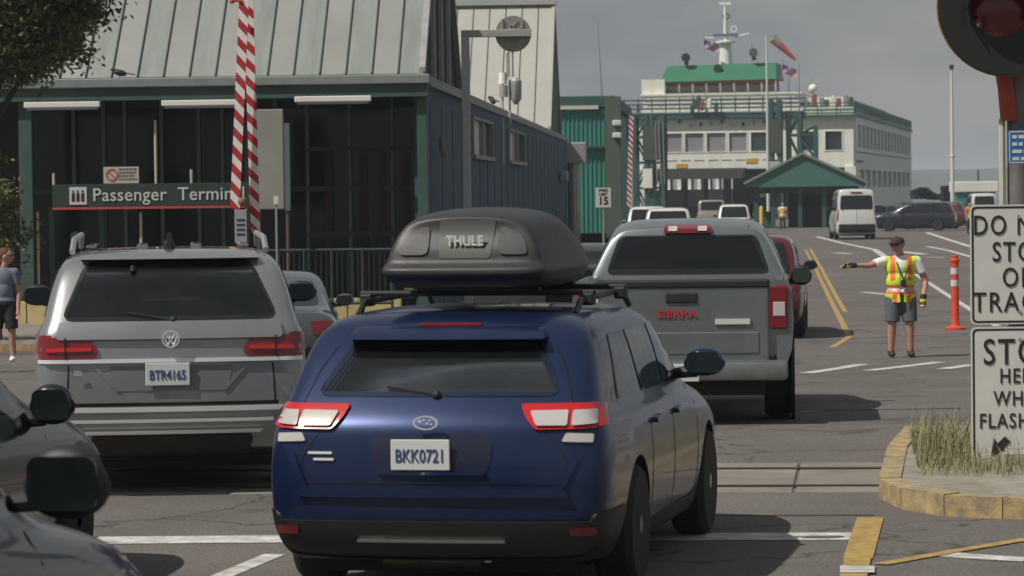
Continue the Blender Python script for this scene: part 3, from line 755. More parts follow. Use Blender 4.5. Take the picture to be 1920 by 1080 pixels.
# passenger terminal sign
sg = empty('terminal_sign', (*TL(0, -.35), z0), R(-TH), label='dark green sign board reading Passenger Terminal with a red stripe', cat='sign')
mb = MB(); mb.b2((fx(95, -.3), 0, zt_(386)), (fx(505, -.3), .08, zt_(344)), bev=.006); mb.build('board', pbr('sign_green', (.020, .034, .030), .6, var=.1), sg)
mb = MB(); mb.b2((fx(95, -.3), -.012, zt_(389)-.02), (fx(505, -.3), .075, zt_(386)-.006)); mb.build('red_stripe', pbr('sign_red', (.42, .06, .05), .6), sg)
text('lettering', 'Passenger  Terminal', .355, pbr('letter_pale', (.50, .52, .50), .6), sg, (fx(171, -.3), -.012, zt_(365)), align='LEFT', bold=.004, spacing=1.03, sx=.985)
pg = MB(); pg.b2((fx(128, -.3), -.015, zt_(382)), (fx(161, -.3), -.001, zt_(349)), bev=.004); pc = pg.build('pictogram', pbr('picto_white', (.5, .5, .48), .6), sg)
fg = MB()
for i in range(3):
    cx = fx(135+i*9, -.3); cz = zt_(366); fg.tube((cx, -.022, cz+.09), (cx, -.015, cz+.09), .022, n=10); fg.b2((cx-.03, -.022, cz-.10), (cx+.03, -.015, cz+.055))
fg.build('figures', signk, pc)
# no smoking notice
ns = empty('notice_sign', (*TL(0, -.35), z0), R(-TH), label='small white no smoking notice above the terminal sign', cat='sign')
mb = MB(); mb.b2((fx(193, -.3), 0, zt_(343)), (fx(260, -.3), .02, zt_(312)), bev=.004); mb.build('plate', pbr('notice_pale', (.42, .40, .36), .6), ns)
mb = MB(); mb.lathe([(.09, -.006), (.12, -.006), (.12, .002), (.09, .002)], c=(fx(209, -.3), -.003, zt_(327)), axis='Y', n=20, ring_=True)
mb.box((fx(209, -.3), -.006, zt_(327)), (.18, .008, .02), M=Matrix.Translation((fx(209, -.3), -.006, zt_(327))) @ Matrix.Rotation(R(45), 4, 'Y') @ Matrix.Translation((-fx(209, -.3), .006, -zt_(327)))); mb.build('ban_ring', pbr('ban_red', (.4, .08, .03), .6), ns)
for i in range(4):
    x = fx(222, -.3)
    while x < fx(253, -.3):
        w2 = rnd.uniform(.03, .07); mb = MB(); mb.b2((x, -.006, zt_(318+i*6.2)), (min(x+w2, fx(256, -.3)), -.001, zt_(318+i*6.2)+.035)); mb.build('print_mark', pbr('print_grey', (.13, .12, .11), .7), ns); x += w2+.016
# green railings
rl = empty('railing', (*TL(0, -1.6), z0), R(-TH), label='dark green pipe railing with pickets in front of the terminal glass', cat='railing')
for z in (.35, 1.35): mb = MB(); mb.tube((fx(486, -1.6), 0, z), (fx(745, -1.6), 0, z), .028, n=8); mb.build('rail', greydk, rl)
for px in (486, 532, 580, 632, 690, 745): mb = MB(); mb.tube((fx(px, -1.6), 0, 0), (fx(px, -1.6), 0, 1.38), .028, n=8); mb.build('post', greydk, rl)
for i in range(26):
    x = fx(486, -1.6)+.1*i; mb = MB(); mb.tube((x+.05, 0, .35), (x+.05, 0, 1.35), .009, n=6); mb.build('picket', greydk, rl)
# blank grey board on posts
bp = empty('blank_board', (*TL(0, -1.2), z0), R(-TH), label='tall blank grey board on posts right of the striped gate arms', cat='board')
mb = MB(); mb.b2((fx(478, -1.2), 0, zt_(395)), (fx(541, -1.2), .05, zt_(210)), bev=.02); mb.build('panel', pbr('board_grey', (.25, .245, .215), .75, var=.1, scale=1.5), bp)
mb = MB(); mb.b2((fx(541, -1.2)+.01, 0, zt_(397)), (fx(552, -1.2), .14, zt_(236))); mb.build('side_strip', pbr('strip_green', (.09, .14, .12), .7), bp)
for px in (492, 546): mb = MB(); mb.tube((fx(px, -1.2), .07, 0), (fx(px, -1.2), .07, zt_(395)), .035); mb.build('post', pbr('bronze', (.10, .08, .06), .6), bp)
mk = empty('marker_post', (*TL(fx(532, -2), -2.0), z0), R(-TH), label='thin pale post with a small white tag below the blank grey board', cat='post')
mb = MB(); mb.tube((0, 0, 0), (0, 0, zt_(385)), .02, n=8); mb.build('post', galv, mk)
mb = MB(); mb.box((0, -.03, zt_(378)), (.09, .02, .15), bev=.004); mb.build('tag', signw, mk)

# lamp-arm pole with a round sign seen from behind
pd = 66.0; px0 = X(876, pd)
ap = empty('sign_pole', (px0, pd, H(pd)), 0, label='grey square pole with a top arm in front of the blue wall', cat='pole')
ht = P(876, 70, pd).z-H(pd)
mb = MB(); mb.b2((-.085, -.085, 0), (.085, .085, ht), bev=.01); mb.build('pole', pbr('pole_grey', (.44, .44, .42), .6, .1, var=.1), ap)
mb = MB(); mb.b2((-.085, -.08, ht), (X(1000, pd)-px0, .08, ht+.14), bev=.01); mb.build('arm', pbr('arm_pale', (.36, .36, .32), .6, .2), ap)
rs = empty('round_sign', (X(966, pd), pd+.12, 0), 0, label='round metal sign seen from its riveted back on the pole arm', cat='sign')
cz = P(966, 63, pd).z; mb = MB(); mb.tube((0, 0, cz), (0, .03, cz), .36, n=32); mb.build('disc', pbr('disc_back', (.30, .29, .26), .5, .4, var=.25, scale=6), rs, smooth=True)
mb = MB(); mb.box((0, -.02, cz+.08), (.36, .03, .035), M=None); mb.box((-.22, -.02, cz+.05), (.035, .03, .5)); mb.box((.17, -.02, cz+.05), (.035, .03, .42)); mb.prism([(-.15, -.03, cz+.26), (-.11, -.03, cz+.28), (.12, -.03, cz-.02), (.08, -.03, cz-.04)], (0, .02, 0)); mb.prism([(.1, -.03, cz+.26), (.06, -.03, cz+.28), (-.16, -.03, cz+.02), (-.12, -.03, cz)], (0, .02, 0))
mb.build('backing_frame', galv, rs)
mb = MB(); mb.tube((-.1, -.05, cz-.36), (-.1, -.05, cz-.85), .02); mb.tube((-.02, -.05, cz-.36), (-.02, -.05, cz-.85), .02); mb.build('hanger', galv, rs)
# service mast at the side wall
sv = sidev(945); c0 = TL(.12, sv); s_ = F/c0[1]
sm = empty('service_mast', (c0[0], c0[1], H(c0[1])), R(-TH), label='pair of thin conduits with a white cap and grey can above the blue wall', cat='mast')
zf = lambda py: P(945, py, c0[1]).z-H(c0[1])
mb = MB(); mb.tube((-.12, 0, zf(310)), (-.12, 0, zf(150)), .035); mb.tube((.08, 0, zf(235)), (.08, 0, zf(150)), .03); mb.tube((0, 0, zf(150)), (0, 0, zf(100)), .03); mb.build('conduit', pbr('pale_conduit', (.5, .48, .38)), sm)
mb = MB(); mb.tube((-.10, -.1, zf(158)), (-.10, -.1, zf(136)), .12, .10, n=14); mb.build('cap', pbr('cap_white', (.75, .74, .68), .5), sm, smooth=True)
mb = MB(); mb.tube((-.08, -.1, zf(182)), (-.08, -.1, zf(160)), .12, n=12); mb.build('junction_box', galv, sm)
mb = MB(); mb.lathe([(.05, zf(196)), (.15, zf(186)), (.16, zf(152)), (.1, zf(147))], c=(.25, 0, 0), n=16); mb.build('can', galv, sm, smooth=True)

# birds
def bird(loc, rz, label, sc=1, sit=0):
    q = empty('bird', loc, rz, label=label, cat='bird')
    mb = MB()
    mb.ball((0, 0, .11), (.13, .06, .06), 2, rot=Matrix.Rotation(R(-12-sit), 4, 'Y')); mb.ball((.12, 0, .17), (.042, .036, .038), 2); mb.tube((.15, 0, .17), (.20, 0, .16), .013, .002, n=6)
    mb.prism([(-.08, -.03, .10), (-.08, .03, .10), (-.28, .025, .06), (-.28, -.025, .06)], (0, 0, .02)); mb.ball((.07, 0, .14), (.06, .04, .045), 2)
    mb.build('body', pbr('feather_black', (.012, .012, .014), .6), q, smooth=True)
    mb = MB()
    for s2 in (-1, 1): mb.tube((.0, s2*.02, .07), (.01, s2*.02, -.01), .006, n=5); mb.tube((-.02, s2*.02, -.005), (.04, s2*.02, -.005), .005, n=5)
    mb.build('legs', pbr('leg_dark', (.03, .03, .03)), q); q.scale = (sc,)*3; return q
c0 = TL((230-800)/98, -.35); bird((c0[0], c0[1], EV+z0+.19), R(180), 'black crow standing on the gutter of the front roof', 1.05)
c0 = TL(.0, sidev(926)); bird((c0[0], c0[1], EV+z0+.17), R(120), 'dark bird perched on the side gutter near the service mast', 1.2, 25)

# striped gate barrier, two raised arms
def striped(name, p, q, wd, mb_n, parent, dp=.04, slant=.5):
    p = Vector(p); q = Vector(q); ax = (q-p).normalized(); L_ = (q-p).length; rt = Vector((ax.z, 0, -ax.x))
    a = MB(); st = L_/mb_n
    for i in range(mb_n):
        mi = i % 2
        def pt(t, sgn): return p+ax*max(0, min(L_, t))+rt*sgn*wd/2
        t0, t1 = i*st, (i+1)*st; k_ = slant*wd
        pts = [pt(t0+k_, -1), pt(t0-k_, 1), pt(t1-k_, 1), pt(t1+k_, -1)]
        if (pts[0]-pts[3]).length < 1e-4 or (pts[1]-pts[2]).length < 1e-4: continue
        a.prism(pts, (0, dp, 0), mi=mi)
    return a.build(name, [redp, whitep], parent)
gd = 41.0
gt = empty('crossing_gate', (X(462, gd), gd, H(gd)), 0, label='railway crossing gate with two raised red and white striped arms', cat='crossing gate')
gx = X(462, gd)
def gl_(px, py): v = P(px, py, gd); return (v.x-gx, 0, v.z-H(gd))
striped('gate_arm', gl_(440, 398), gl_(460, -60), .118, 27, gt)
o = striped('gate_arm', gl_(477, 442), gl_(462, -60), .118, 29, gt); o.location.y = .16
mb = MB(); a, b_ = gl_(466, 300), gl_(459, 0); mb.b2((-.14, -.12, 0), (.14, .2, 1.35), bev=.02); mb.build('mechanism_case', galv, gt)
mb = MB(); mb.box((gl_(452, 425)[0], -.04, gl_(452, 425)[2]), (.15, .02, .42), bev=.004); pl_ = mb.build('notice_plate', pbr('notice_grey', (.28, .29, .33), .6), gt)
for i in range(4): mb = MB(); mb.box((gl_(452, 425)[0], -.055, gl_(452, 412+i*9)[2]), (.10, .004, .018)); mb.build('print_line', signk, pl_)
mb = MB(); mb.tube(gl_(462, 462), gl_(463, 380), .03); mb.tube(gl_(447, 395), gl_(479, 440), .02); mb.ball(gl_(455, 378), .06); mb.build('hinge', pbr('rusty', (.2, .1, .06), .8), gt)
mb = MB(); mb.tube(gl_(455, 2), gl_(437, 0), .02); mb.ball(gl_(435, 2), .035); mb.build('tip_lamp', orange, gt)

# ------------------------------------------------------------------ tree at the left
tree = empty('tree', (-8.75, 56.0, H(55)), 0, label='dark leafy tree at the left edge in front of the terminal roof', cat='tree')
mb = MB(); mb.tube((-.1, 0, -.1), (-.2, 0, 2.5), .22, .18, n=12); mb.tube((-.2, 0, 2.5), (-.3, .2, 6.5), .18, .10, n=10)
for a in range(9):
    an = a*.9; mb.tube((-.25, .1, 3.4+a*.3), (-.3+1.5*math.cos(an), 1.5*math.sin(an), 5.6+a*.3), .07, .025, n=7)
mb.build('trunk', pbr('bark', (.05, .04, .03), .9, var=.3, scale=6, bump=.6), tree, smooth=True)
leafm = pbr('leaf', (.022, .032, .011), .7, var=.5, scale=1.3, col2=(.16, .165, .045))
b = bmesh.new(); cl = []
for i in range(760):
    u = Vector((rnd.gauss(0, 1), rnd.gauss(0, 1), rnd.gauss(0, 1))).normalized()*(rnd.random()**.4)
    c = Vector((.30+u.x*1.85, u.y*1.8, 6.55+u.z*2.15)); cl.append((c, rnd.uniform(.18, .5)))
cl += [(Vector((-.15+rnd.gauss(0, .22), .2+rnd.gauss(0, .5), rnd.uniform(.9, 3.2))), rnd.uniform(.2, .42)) for _ in range(50)]
for c, r_ in cl:
    for j in range(int(300*r_)):
        u = Vector((rnd.gauss(0, 1), rnd.gauss(0, 1), rnd.gauss(0, .8)))*r_*.5; p = c+u
        nrm = Vector((rnd.gauss(0, 1), rnd.gauss(0, 1), rnd.gauss(.6, 1))).normalized(); t = nrm.orthogonal().normalized(); t.rotate(Matrix.Rotation(rnd.uniform(0, 6.28), 3, nrm)); s2 = nrm.cross(t); L_ = rnd.uniform(.04, .08)
        b.faces.new([b.verts.new(p-t*L_), b.verts.new(p+s2*L_*.45), b.verts.new(p+t*L_), b.verts.new(p-s2*L_*.45)])
me = bpy.data.meshes.new('crown'); b.to_mesh(me); b.free(); link('crown', me, leafm, tree)
#@PART2
# ================================================================== NEAR VEHICLES
silver = paint('silver_paint', (.29, .295, .30), .6, .30)
# ---- silver SUV on the left (seen straight from behind)
VL = P(324, 900, 23.3).x
suv, body, bv = vehicle('silver_suv', (VL, 23.3, .02), -5.9, silver, 'suv', L=5.0, W=1.98, Hh=1.72, hood=1.15, belt=1.20, rw=.39, detail=2, wins=('rear',),
    gl=glass, rear_light=None, bumper=False, rearcut=[(-.73, 1.25), (.73, 1.25), (.57, 1.63), (-.57, 1.63)], seat_rows=[(1.2, (-.33, .33)), (2.15, (-.45, 0, .45)), (3.0, (-.42, .42))], label='silver SUV with full-width chrome strip and shark-fin aerial, left of the blue car', cat='car', group='cars waiting in the queue', mirmat=black)
def pz(py, s=266, hor=365): return EYE+(hor-py)/s
vx = lambda px, s=266: (px-324)/s
patch(bv, [(vx(118), pz(605)), (vx(528), pz(605)), (vx(478), pz(494)), (vx(166), pz(494))], 'rear', 'rear_window', tint, suv, r=.09, grid=.08, off=.01)
patch(bv, [(vx(152), pz(492)), (vx(496), pz(492)), (vx(486), pz(482)), (vx(162), pz(482))], 'rear', 'roof_spoiler', silver, suv, off=.10, r=.02, grid=.08)
o = patch(bv, [(vx(110), pz(640)), (vx(534), pz(640)), (vx(530), pz(607)), (vx(116), pz(607))], 'rear', 'tailgate_ledge', silver, suv, off=.035, r=.03, grid=.08)
for sx in (-1, 1):
    f = lambda px: (px-324)*(-sx)/266 if sx > 0 else (px-324)/266
    k_ = [(f(73), pz(676)), (f(88), pz(636)), (f(170), pz(634)), (f(189), pz(660)), (f(184), pz(674))]
    tl = patch(bv, k_, 'rear', 'tail_light', redlens, suv, off=.02, r=.02, grid=.05)
    if tl:
        patch(bv, [(f(92), pz(655)), (f(176), pz(654)), (f(178), pz(661)), (f(92), pz(663))], 'rear', 'light_bar', redbright, tl, off=.036, r=.008)
        patch(bv, [(f(126), pz(636)), (f(128.5), pz(636)), (f(128.5), pz(674)), (f(126), pz(674))], 'rear', 'light_gap', blackgl, tl, off=.04, r=0)
    patch(bv, [(.05, 1.0), (.05, 1.13), (.30, 1.12), (.22, 1.0)], 'right' if sx > 0 else 'left', 'tail_light', redlens, suv, off=.015, r=.02)
    patch(bv, [(f(128), pz(760)), (f(132), pz(688)), (f(135), pz(688)), (f(131), pz(760))], 'rear', 'panel_gap', blackgl, suv, off=.003, r=0)
    patch(bv, [(f(175), pz(686)), (f(222), pz(737)), (f(228), pz(737)), (f(182), pz(686))], 'rear', 'tailgate_crease', silver, suv, off=.012, r=0)
patch(bv, [(vx(76), pz(684)), (vx(572), pz(684)), (vx(572), pz(677)), (vx(76), pz(677))], 'rear', 'chrome_strip', chrome, suv, off=.03, r=.004)
patch(bv, [(vx(124), pz(766)), (vx(524), pz(766)), (vx(524), pz(759)), (vx(124), pz(759))], 'rear', 'panel_gap', blackgl, suv, off=.004, r=0)
patch(bv, [(vx(122), pz(776)), (vx(526), pz(776)), (vx(534), pz(768)), (vx(114), pz(768))], 'rear', 'chrome_strip', chrome, suv, off=.05, r=.004)
patch(bv, [(vx(134), pz(796)), (vx(514), pz(796)), (vx(514), pz(790)), (vx(134), pz(790))], 'rear', 'chrome_strip', chrome, suv, off=.05, r=.003)
patch(bv, [(vx(160), pz(818)), (vx(488), pz(818)), (vx(494), pz(812)), (vx(154), pz(812))], 'rear', 'chrome_strip', chrome, suv, off=.06, r=.003)
patch(bv, [(vx(190), pz(890)), (vx(458), pz(890)), (vx(478), pz(822)), (vx(170), pz(822))], 'rear', 'bumper_insert', black, suv, off=.03, r=.05)
patch(bv, [(vx(78), pz(895)), (vx(570), pz(895)), (vx(560), pz(852)), (vx(88), pz(852))], 'rear', 'lower_bumper', black, suv, off=.02, r=.04)
# recess for the plate
patch(bv, [(vx(222), pz(737)), (vx(428), pz(737)), (vx(440), pz(690)), (vx(208), pz(690))], 'rear', 'plate_recess', pbr('recess_grey', (.20, .205, .21), .5, .5), suv, off=.006, r=.03)
hy = bv.ray_cast(Vector((0, -3, pz(705))), Vector((0, 1, 0)))[0].y
plate(suv, -.025, hy-.035, pz(706), 'BTR4165')
em = MB(); em.lathe([(.052, -.008), (.062, -.008), (.062, .008), (.052, .008)], c=(0, hy-.06, pz(640)), axis='Y', n=28, ring_=True)
for pts in ([(-.032, .04), (-.012, -.002), (0, .02), (.012, -.002), (.032, .04)], [(-.045, .015), (-.02, -.045), (0, -.005), (.02, -.045), (.045, .015)]):
    for a, b_ in zip(pts, pts[1:]): em.tube((a[0], hy-.06, pz(640)+a[1]), (b_[0], hy-.06, pz(640)+b_[1]), .0055, n=6)
em.build('emblem', chrome, suv, smooth=True)
text('model_badge', 'SEL', .045, chrome, suv, (vx(152), hy-.01, pz(702)), bold=.01)
ny = bv.ray_cast(Vector((vx(255), -3, pz(512))), Vector((0, 1, 0)))[0].y
mb = MB(); mb.tube((vx(255), ny-.03, pz(515)), (vx(255), ny-.02, pz(505)), .022, n=12); mb.build('camera_washer', black, suv)
wy_ = bv.ray_cast(Vector((-.1, -3, pz(600))), Vector((0, 1, 0)))[0].y
mb = MB(); mb.tube((.02, wy_-.03, pz(606)), (-.30, wy_+.01, pz(592)), .010, n=6); mb.ball((.02, wy_-.03, pz(606)), .03, 2); mb.build('rear_wiper', black, suv)
# roof rails and fin
for sx in (-1, 1):
    mb = MB(); mb.path([(sx*.70, .75, 1.70), (sx*.69, .95, 1.79), (sx*.69, 3.0, 1.80), (sx*.70, 3.2, 1.70)], .022); mb.build('roof_rail', alu, suv, smooth=True)
for x in (-.58, -.2, .2, .55):
    mb = MB(); mb.b2((x-.04, 1.5, 1.715), (x+.04, 2.6, 1.735), bev=.004); mb.build('roof_rib', silver, suv)
mb = MB(); mb.prism([(-.02, .95, 1.71), (-.02, 1.15, 1.71), (-.02, 1.10, 1.74), (-.02, .99, 1.83), (-.02, .95, 1.83)], (.04, 0, 0)); mb.ball((0, 1.02, 1.74), (.042, .07, .05), 2); mb.build('aerial_fin', black, suv, smooth=True)

# ---- blue hatchback with a roof box
BX, BY, BYAW = P(812, 900, 17.0).x, 17.0, 11.5
blue = paint('deep_blue_paint', (.010, .024, .085), .5, .3, coat=.4)
HB, body, bv = vehicle('blue_hatchback', (BX, BY, .0), BYAW, blue, 'hatch', L=4.46, W=1.88, Hh=1.50, hood=.98, belt=.98, rw=.33, detail=2, wins=('rear',),
    rear_light=None, bumper=False, rearcut=[(-.62, 1.09), (.62, 1.09), (.47, 1.335), (-.47, 1.335)], seat_rows=[(1.35, (-.45, 0, .45)), (2.35, (-.38, .38))], label='deep blue hatchback with a black roof box, nearest car in the middle', cat='car', group='cars waiting in the queue')
S2 = 364; bx = lambda px: (px-836)/S2; bz = lambda py: EYE+(358-py)/S2
patch(bv, [(-.66, 1.07), (.66, 1.07), (.50, 1.355), (-.50, 1.355)], 'rear', 'rear_window', tintlite, HB, r=.08, grid=.08, off=.01)
patch(bv, [(bx(640), bz(640)), (bx(1032), bz(640)), (bx(1018), bz(618)), (bx(654), bz(618))], 'rear', 'roof_spoiler', blue, HB, r=.02, grid=.08, off=.12)
mb = MB(); mb.box((0, .47, 1.425), (.34, .03, .022), bev=.006); mb.build('brake_light', redlens, HB)
for sx in (-1, 1):
    f = lambda px: (px-836)*(-sx)/S2 if sx > 0 else (px-836)/S2
    tl = patch(bv, [(f(518), bz(802)), (f(518), bz(756)), (f(672), bz(757)), (f(660), bz(782)), (f(640), bz(804))], 'rear', 'tail_light', redbright, HB, off=.02, r=.02, grid=.05)
    patch(bv, [(f(526), bz(793)), (f(532), bz(768)), (f(572), bz(768)), (f(572), bz(796))], 'rear', 'clear_lens', clearlens, tl, off=.035, r=.012)
    patch(bv, [(f(580), bz(796)), (f(580), bz(768)), (f(652), bz(769)), (f(638), bz(796))], 'rear', 'clear_lens', clearlens, tl, off=.035, r=.012)
    patch(bv, [(.04, bz(800)), (.04, bz(756)), (.34, bz(760)), (.22, bz(798))], 'right' if sx > 0 else 'left', 'tail_light', redbright, HB, off=.015, r=.02)
    patch(bv, [(f(532), bz(828)), (f(532), bz(812)), (f(582), bz(810)), (f(590), bz(826))], 'rear', 'lens_strip', clearlens, HB, off=.015, r=.01)
    patch(bv, [(f(558), bz(860)), (f(568), bz(848)), (f(600), bz(928)), (f(594), bz(930))], 'rear', 'bumper_crease', blue, HB, off=.014, r=.004)
    patch(bv, [(f(528), bz(1002)), (f(528), bz(986)), (f(576), bz(986)), (f(574), bz(1002))], 'rear', 'reflector', redlens, HB, off=.045, r=.01)
    mb = MB(); mb.tube((sx*.52, .0, .33), (sx*.52, .10, .33), .03)
    # roof rails
    mb = MB(); mb.path([(sx*.60, .85, 1.46), (sx*.60, 1.0, 1.53), (sx*.58, 2.45, 1.545), (sx*.59, 2.65, 1.45)], .018); mb.build('roof_rail', black, HB, smooth=True)
patch(bv, [(-.86, bz(1075)), (.86, bz(1075)), (.86, bz(976)), (-.86, bz(976))], 'rear', 'lower_bumper', black, HB, off=.03, r=.05)
for side in ('right', 'left'): patch(bv, [(.03, .22), (.40, .22), (.52, .48), (.03, .48)], side, 'arch_cladding', black, HB, off=.012, r=.03)
patch(bv, [(-.40, bz(1016)), (.38, bz(1016)), (.38, bz(1011)), (-.40, bz(1011))], 'rear', 'bumper_edge', alu, HB, off=.05, r=.006)
patch(bv, [(-.72, bz(930)), (.72, bz(930)), (.70, bz(916)), (-.70, bz(916))], 'rear', 'bumper_ledge', blue, HB, off=.025, r=.012)
patch(bv, [(-.30, bz(886)), (.30, bz(886)), (.33, bz(812)), (-.33, bz(812))], 'rear', 'plate_recess', pbr('recess_blue', (.010, .012, .04), .4, .3, coat=.5), HB, off=.006, r=.05)
patch(bv, [(-.27, bz(888)), (.27, bz(888)), (.29, bz(882)), (-.29, bz(882))], 'rear', 'recess_edge', blue, HB, off=.02, r=.006)
stroke(bv, [(-.70, bz(905)), (.70, bz(905))], 'rear', 'panel_gap', blackgl, HB, wd=.008)
hy = bv.ray_cast(Vector((0, -3, bz(850))), Vector((0, 1, 0)))[0].y
wy_ = bv.ray_cast(Vector((0, -3, 1.09)), Vector((0, 1, 0)))[0].y
mb = MB(); mb.tube((0, wy_-.02, 1.075), (-.27, wy_+.02, 1.115), .009, n=6); mb.ball((0, wy_-.02, 1.075), .026, 2); mb.build('rear_wiper', black, HB)
pp = [(-.69, bz(905)), (-.70, bz(860)), (-.60, bz(808))]
for sg_ in (1, -1): stroke(bv, [(x*sg_, z) for x, z in pp], 'rear', 'panel_gap', blackgl, HB, wd=.008)
for sg_ in (1, -1): stroke(bv, [(sg_*.72, 1.02), (sg_*.66, 1.2), (sg_*.54, 1.40)], 'rear', 'panel_gap', blackgl, HB, wd=.008)
plate(HB, -.05, hy-.03, bz(850), 'BKK0721')
em = MB(); em.lathe([(.055, -.006), (.066, -.006), (.066, .006), (.055, .006)], axis='Y', n=28, ring_=True)
for v in em.b.verts: v.co.z *= .55
for (x, z, r_) in ((-.03, .006, .012), (-.008, .014, .007), (.006, -.006, .007), (.022, .012, .007), (.03, -.008, .007), (.012, .002, .006)): em.ball((x, 0, z), (r_, .006, r_*.7), 1)
o = em.build('emblem', chrome, HB, smooth=True); o.location = (-.02, hy-.03, bz(790))
for zz_, xa, xb in ((bz(848), -.66, -.53), (bz(860), -.63, -.52)): patch(bv, [(xa, zz_-.006), (xb, zz_-.006), (xb, zz_+.006), (xa, zz_+.006)], 'rear', 'badge', chrome, HB, off=.012, r=0)
mb = MB(); mb.tube((bx(712), .35, bz(1052)), (bx(905), .35, bz(1052)), .075, n=16); mb.build('silencer', pbr('exhaust_steel', (.20, .17, .13), .5, .7, var=.3), HB, smooth=True)
mb = MB(); mb.tube((bx(930), .12, bz(1048)), (bx(905), .5, bz(1048)), .03, n=12); mb.build('tailpipe', alu, HB)
for y in (1.15, 2.2):
    mb = MB(); mb.b2((-.66, y-.03, 1.555), (.66, y+.03, 1.585), bev=.01)
    for sx in (-1, 1): mb.box((sx*.62, y, 1.535), (.07, .10, .07), bev=.012)
    mb.build('crossbar', black, HB)
# the box itself rests on the bars
rb_ = empty('roof_box', (BX+.02, BY, 0), -R(BYAW), label='large black roof box strapped above the blue car', cat='roof box')
def boxloft():
    st = [(.66, .425, 1.61, 1.80, 1.99), (.80, .44, 1.60, 1.85, 2.02), (1.2, .445, 1.59, 1.87, 2.045), (1.6, .445, 1.59, 1.87, 2.045), (1.95, .43, 1.59, 1.84, 2.0), (2.3, .39, 1.60, 1.78, 1.91), (2.55, .31, 1.63, 1.72, 1.79)]
    b = bmesh.new(); rings = []
    for y, hw, zb, zs, zt in st:
        zr = 1.695
        pr = [(hw*.80, zb), (hw*.97, zb+.04), (hw*1.0, zr-.02), (hw*1.04, zr), (hw*1.04, zr+.025), (hw*.99, zr+.05), (hw*.95, zr+.12), (hw*.84, zt-.08), (hw*.62, zt-.015)]
        ring = [b.verts.new((0, y, zb))]+[b.verts.new((x, y+(0 if y > .7 else (.10 if z > zr+.1 and z > 1.87 else (.03 if z > zr+.04 else (-.03 if z > zr-.03 else .04)))), z)) for x, z in pr]+[b.verts.new((0, y+(.10 if y < .7 else 0), zt))]
        ring += [b.verts.new((-v.co.x, v.co.y, v.co.z)) for v in reversed(ring[1:-1])]
        rings.append(ring)
    m = len(rings[0])
    for A, B in zip(rings, rings[1:]):
        for i in range(m): b.faces.new((A[i], A[(i+1) % m], B[(i+1) % m], B[i]))
    cl = b.edges.layers.float.new('crease_edge')
    for ring in (rings[0], rings[-1]):
        # cap rows left-right
        rows = [(ring[m-i], ring[i]) for i in range(1, m//2)]
        b.faces.new((ring[0], ring[1], ring[m-1])); b.faces.new((ring[m//2], ring[m//2+1], ring[m//2-1]))
        for (l0, r0), (l1, r1) in zip(rows, rows[1:]): b.faces.new((l0, r0, r1, l1))
        for i in range(m):
            e = b.edges.get((ring[i], ring[(i+1) % m]))
            if e: e[cl] = .35
    bmesh.ops.recalc_face_normals(b, faces=b.faces[:])
    me = bpy.data.meshes.new('s'); b.to_mesh(me); b.free(); o = bpy.data.objects.new('s', me); COL.objects.link(o)
    md = o.modifiers.new('s', 'SUBSURF'); md.levels = 3; ev = evaluated(o); bpy.data.objects.remove(o)
    for p in ev.polygons: p.use_smooth = True
    return ev
shell = link('shell', boxloft(), boxblk, rb_)
bb = bmesh.new(); bb.from_mesh(shell.data); bvx = BVHTree.FromBMesh(bb); bb.free()
patch(bvx, [(-.13, 1.77), (.15, 1.77), (.17, 1.975), (-.14, 1.975)], 'rear', 'centre_panel', pbr('box_grey', (.065, .065, .058), .45), rb_, off=.004, r=.02)
patch(bvx, [(-.43, 1.672), (.43, 1.672), (.43, 1.685), (-.43, 1.685)], 'rear', 'lid_seam', blackgl, rb_, off=.002, r=0)
for sx in (-1, 1): patch(bvx, [(sx*.19, 1.79), (sx*.36, 1.79), (sx*.32, 1.90), (sx*.19, 1.95)], 'rear', 'side_facet', boxblk, rb_, off=.010, r=.04)
hyb = bvx.ray_cast(Vector((0, -3, 1.87)), Vector((0, 1, 0)))[0].y
text('lettering', 'THULE', .075, pbr('letter_grey', (.60, .60, .58), .5), rb_, (.01, hyb-.035, 1.862), bold=.03, sx=.86, spacing=1.05)
for y in (1.15, 2.2):
    for x in (-.3, .3): mb = MB(); mb.box((x, y, 1.60), (.06, .09, .05), bev=.01); mb.build('clamp', black, rb_)

# ---- silver pickup truck
TXX, TYY, TYAW = P(1280, 700, 30.2).x, 30.2, 4.6
tpaint = paint('truck_silver', (.20, .225, .23), .6, .32)
TR = empty('pickup_truck', (TXX, TYY, H(31)), -R(TYAW), label='silver pickup truck with a red and clear brake light bar, ahead of the blue car', cat='pickup truck', group='cars waiting in the queue')
def bedside(sx):
    m_ = MB(); pts = [(sx*.93, .5), (sx*1.0, .7), (sx*1.015, .95), (sx*1.0, 1.22), (sx*.97, 1.33), (sx*.86, 1.33), (sx*.86, .5)]
    m_.prism([(x, .02, z) for x, z in pts], (0, 2.02, 0)); return m_
for sx in (-1, 1):
    o = bedside(sx).build('bed_side', tpaint, TR)
    mb = MB(); mb.lathe([(.50, 0), (.54, 0), (.54, .03), (.50, .03)], c=(sx*1.01-(.015), 1.15, .42), axis='X', n=28, ring_=True); mb.build('wheel_arch', black, TR)
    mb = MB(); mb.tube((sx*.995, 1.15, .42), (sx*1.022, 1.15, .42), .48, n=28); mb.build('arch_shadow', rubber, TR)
    tl = MB(); tl.b2((sx*.80, -.012, .88), (sx*.965, .16, 1.28), bev=.02); t_ = tl.build('tail_light', redlens, TR)
    q = MB(); q.b2((sx*.83, -.02, 1.0), (sx*.94, -.008, 1.13), bev=.01); q.build('reversing_lens', clearlens, t_)
mb = MB(); mb.b2((-.795, .0, .55), (.795, .07, 1.32), bev=.025); tg = mb.build('tailgate', tpaint, TR)
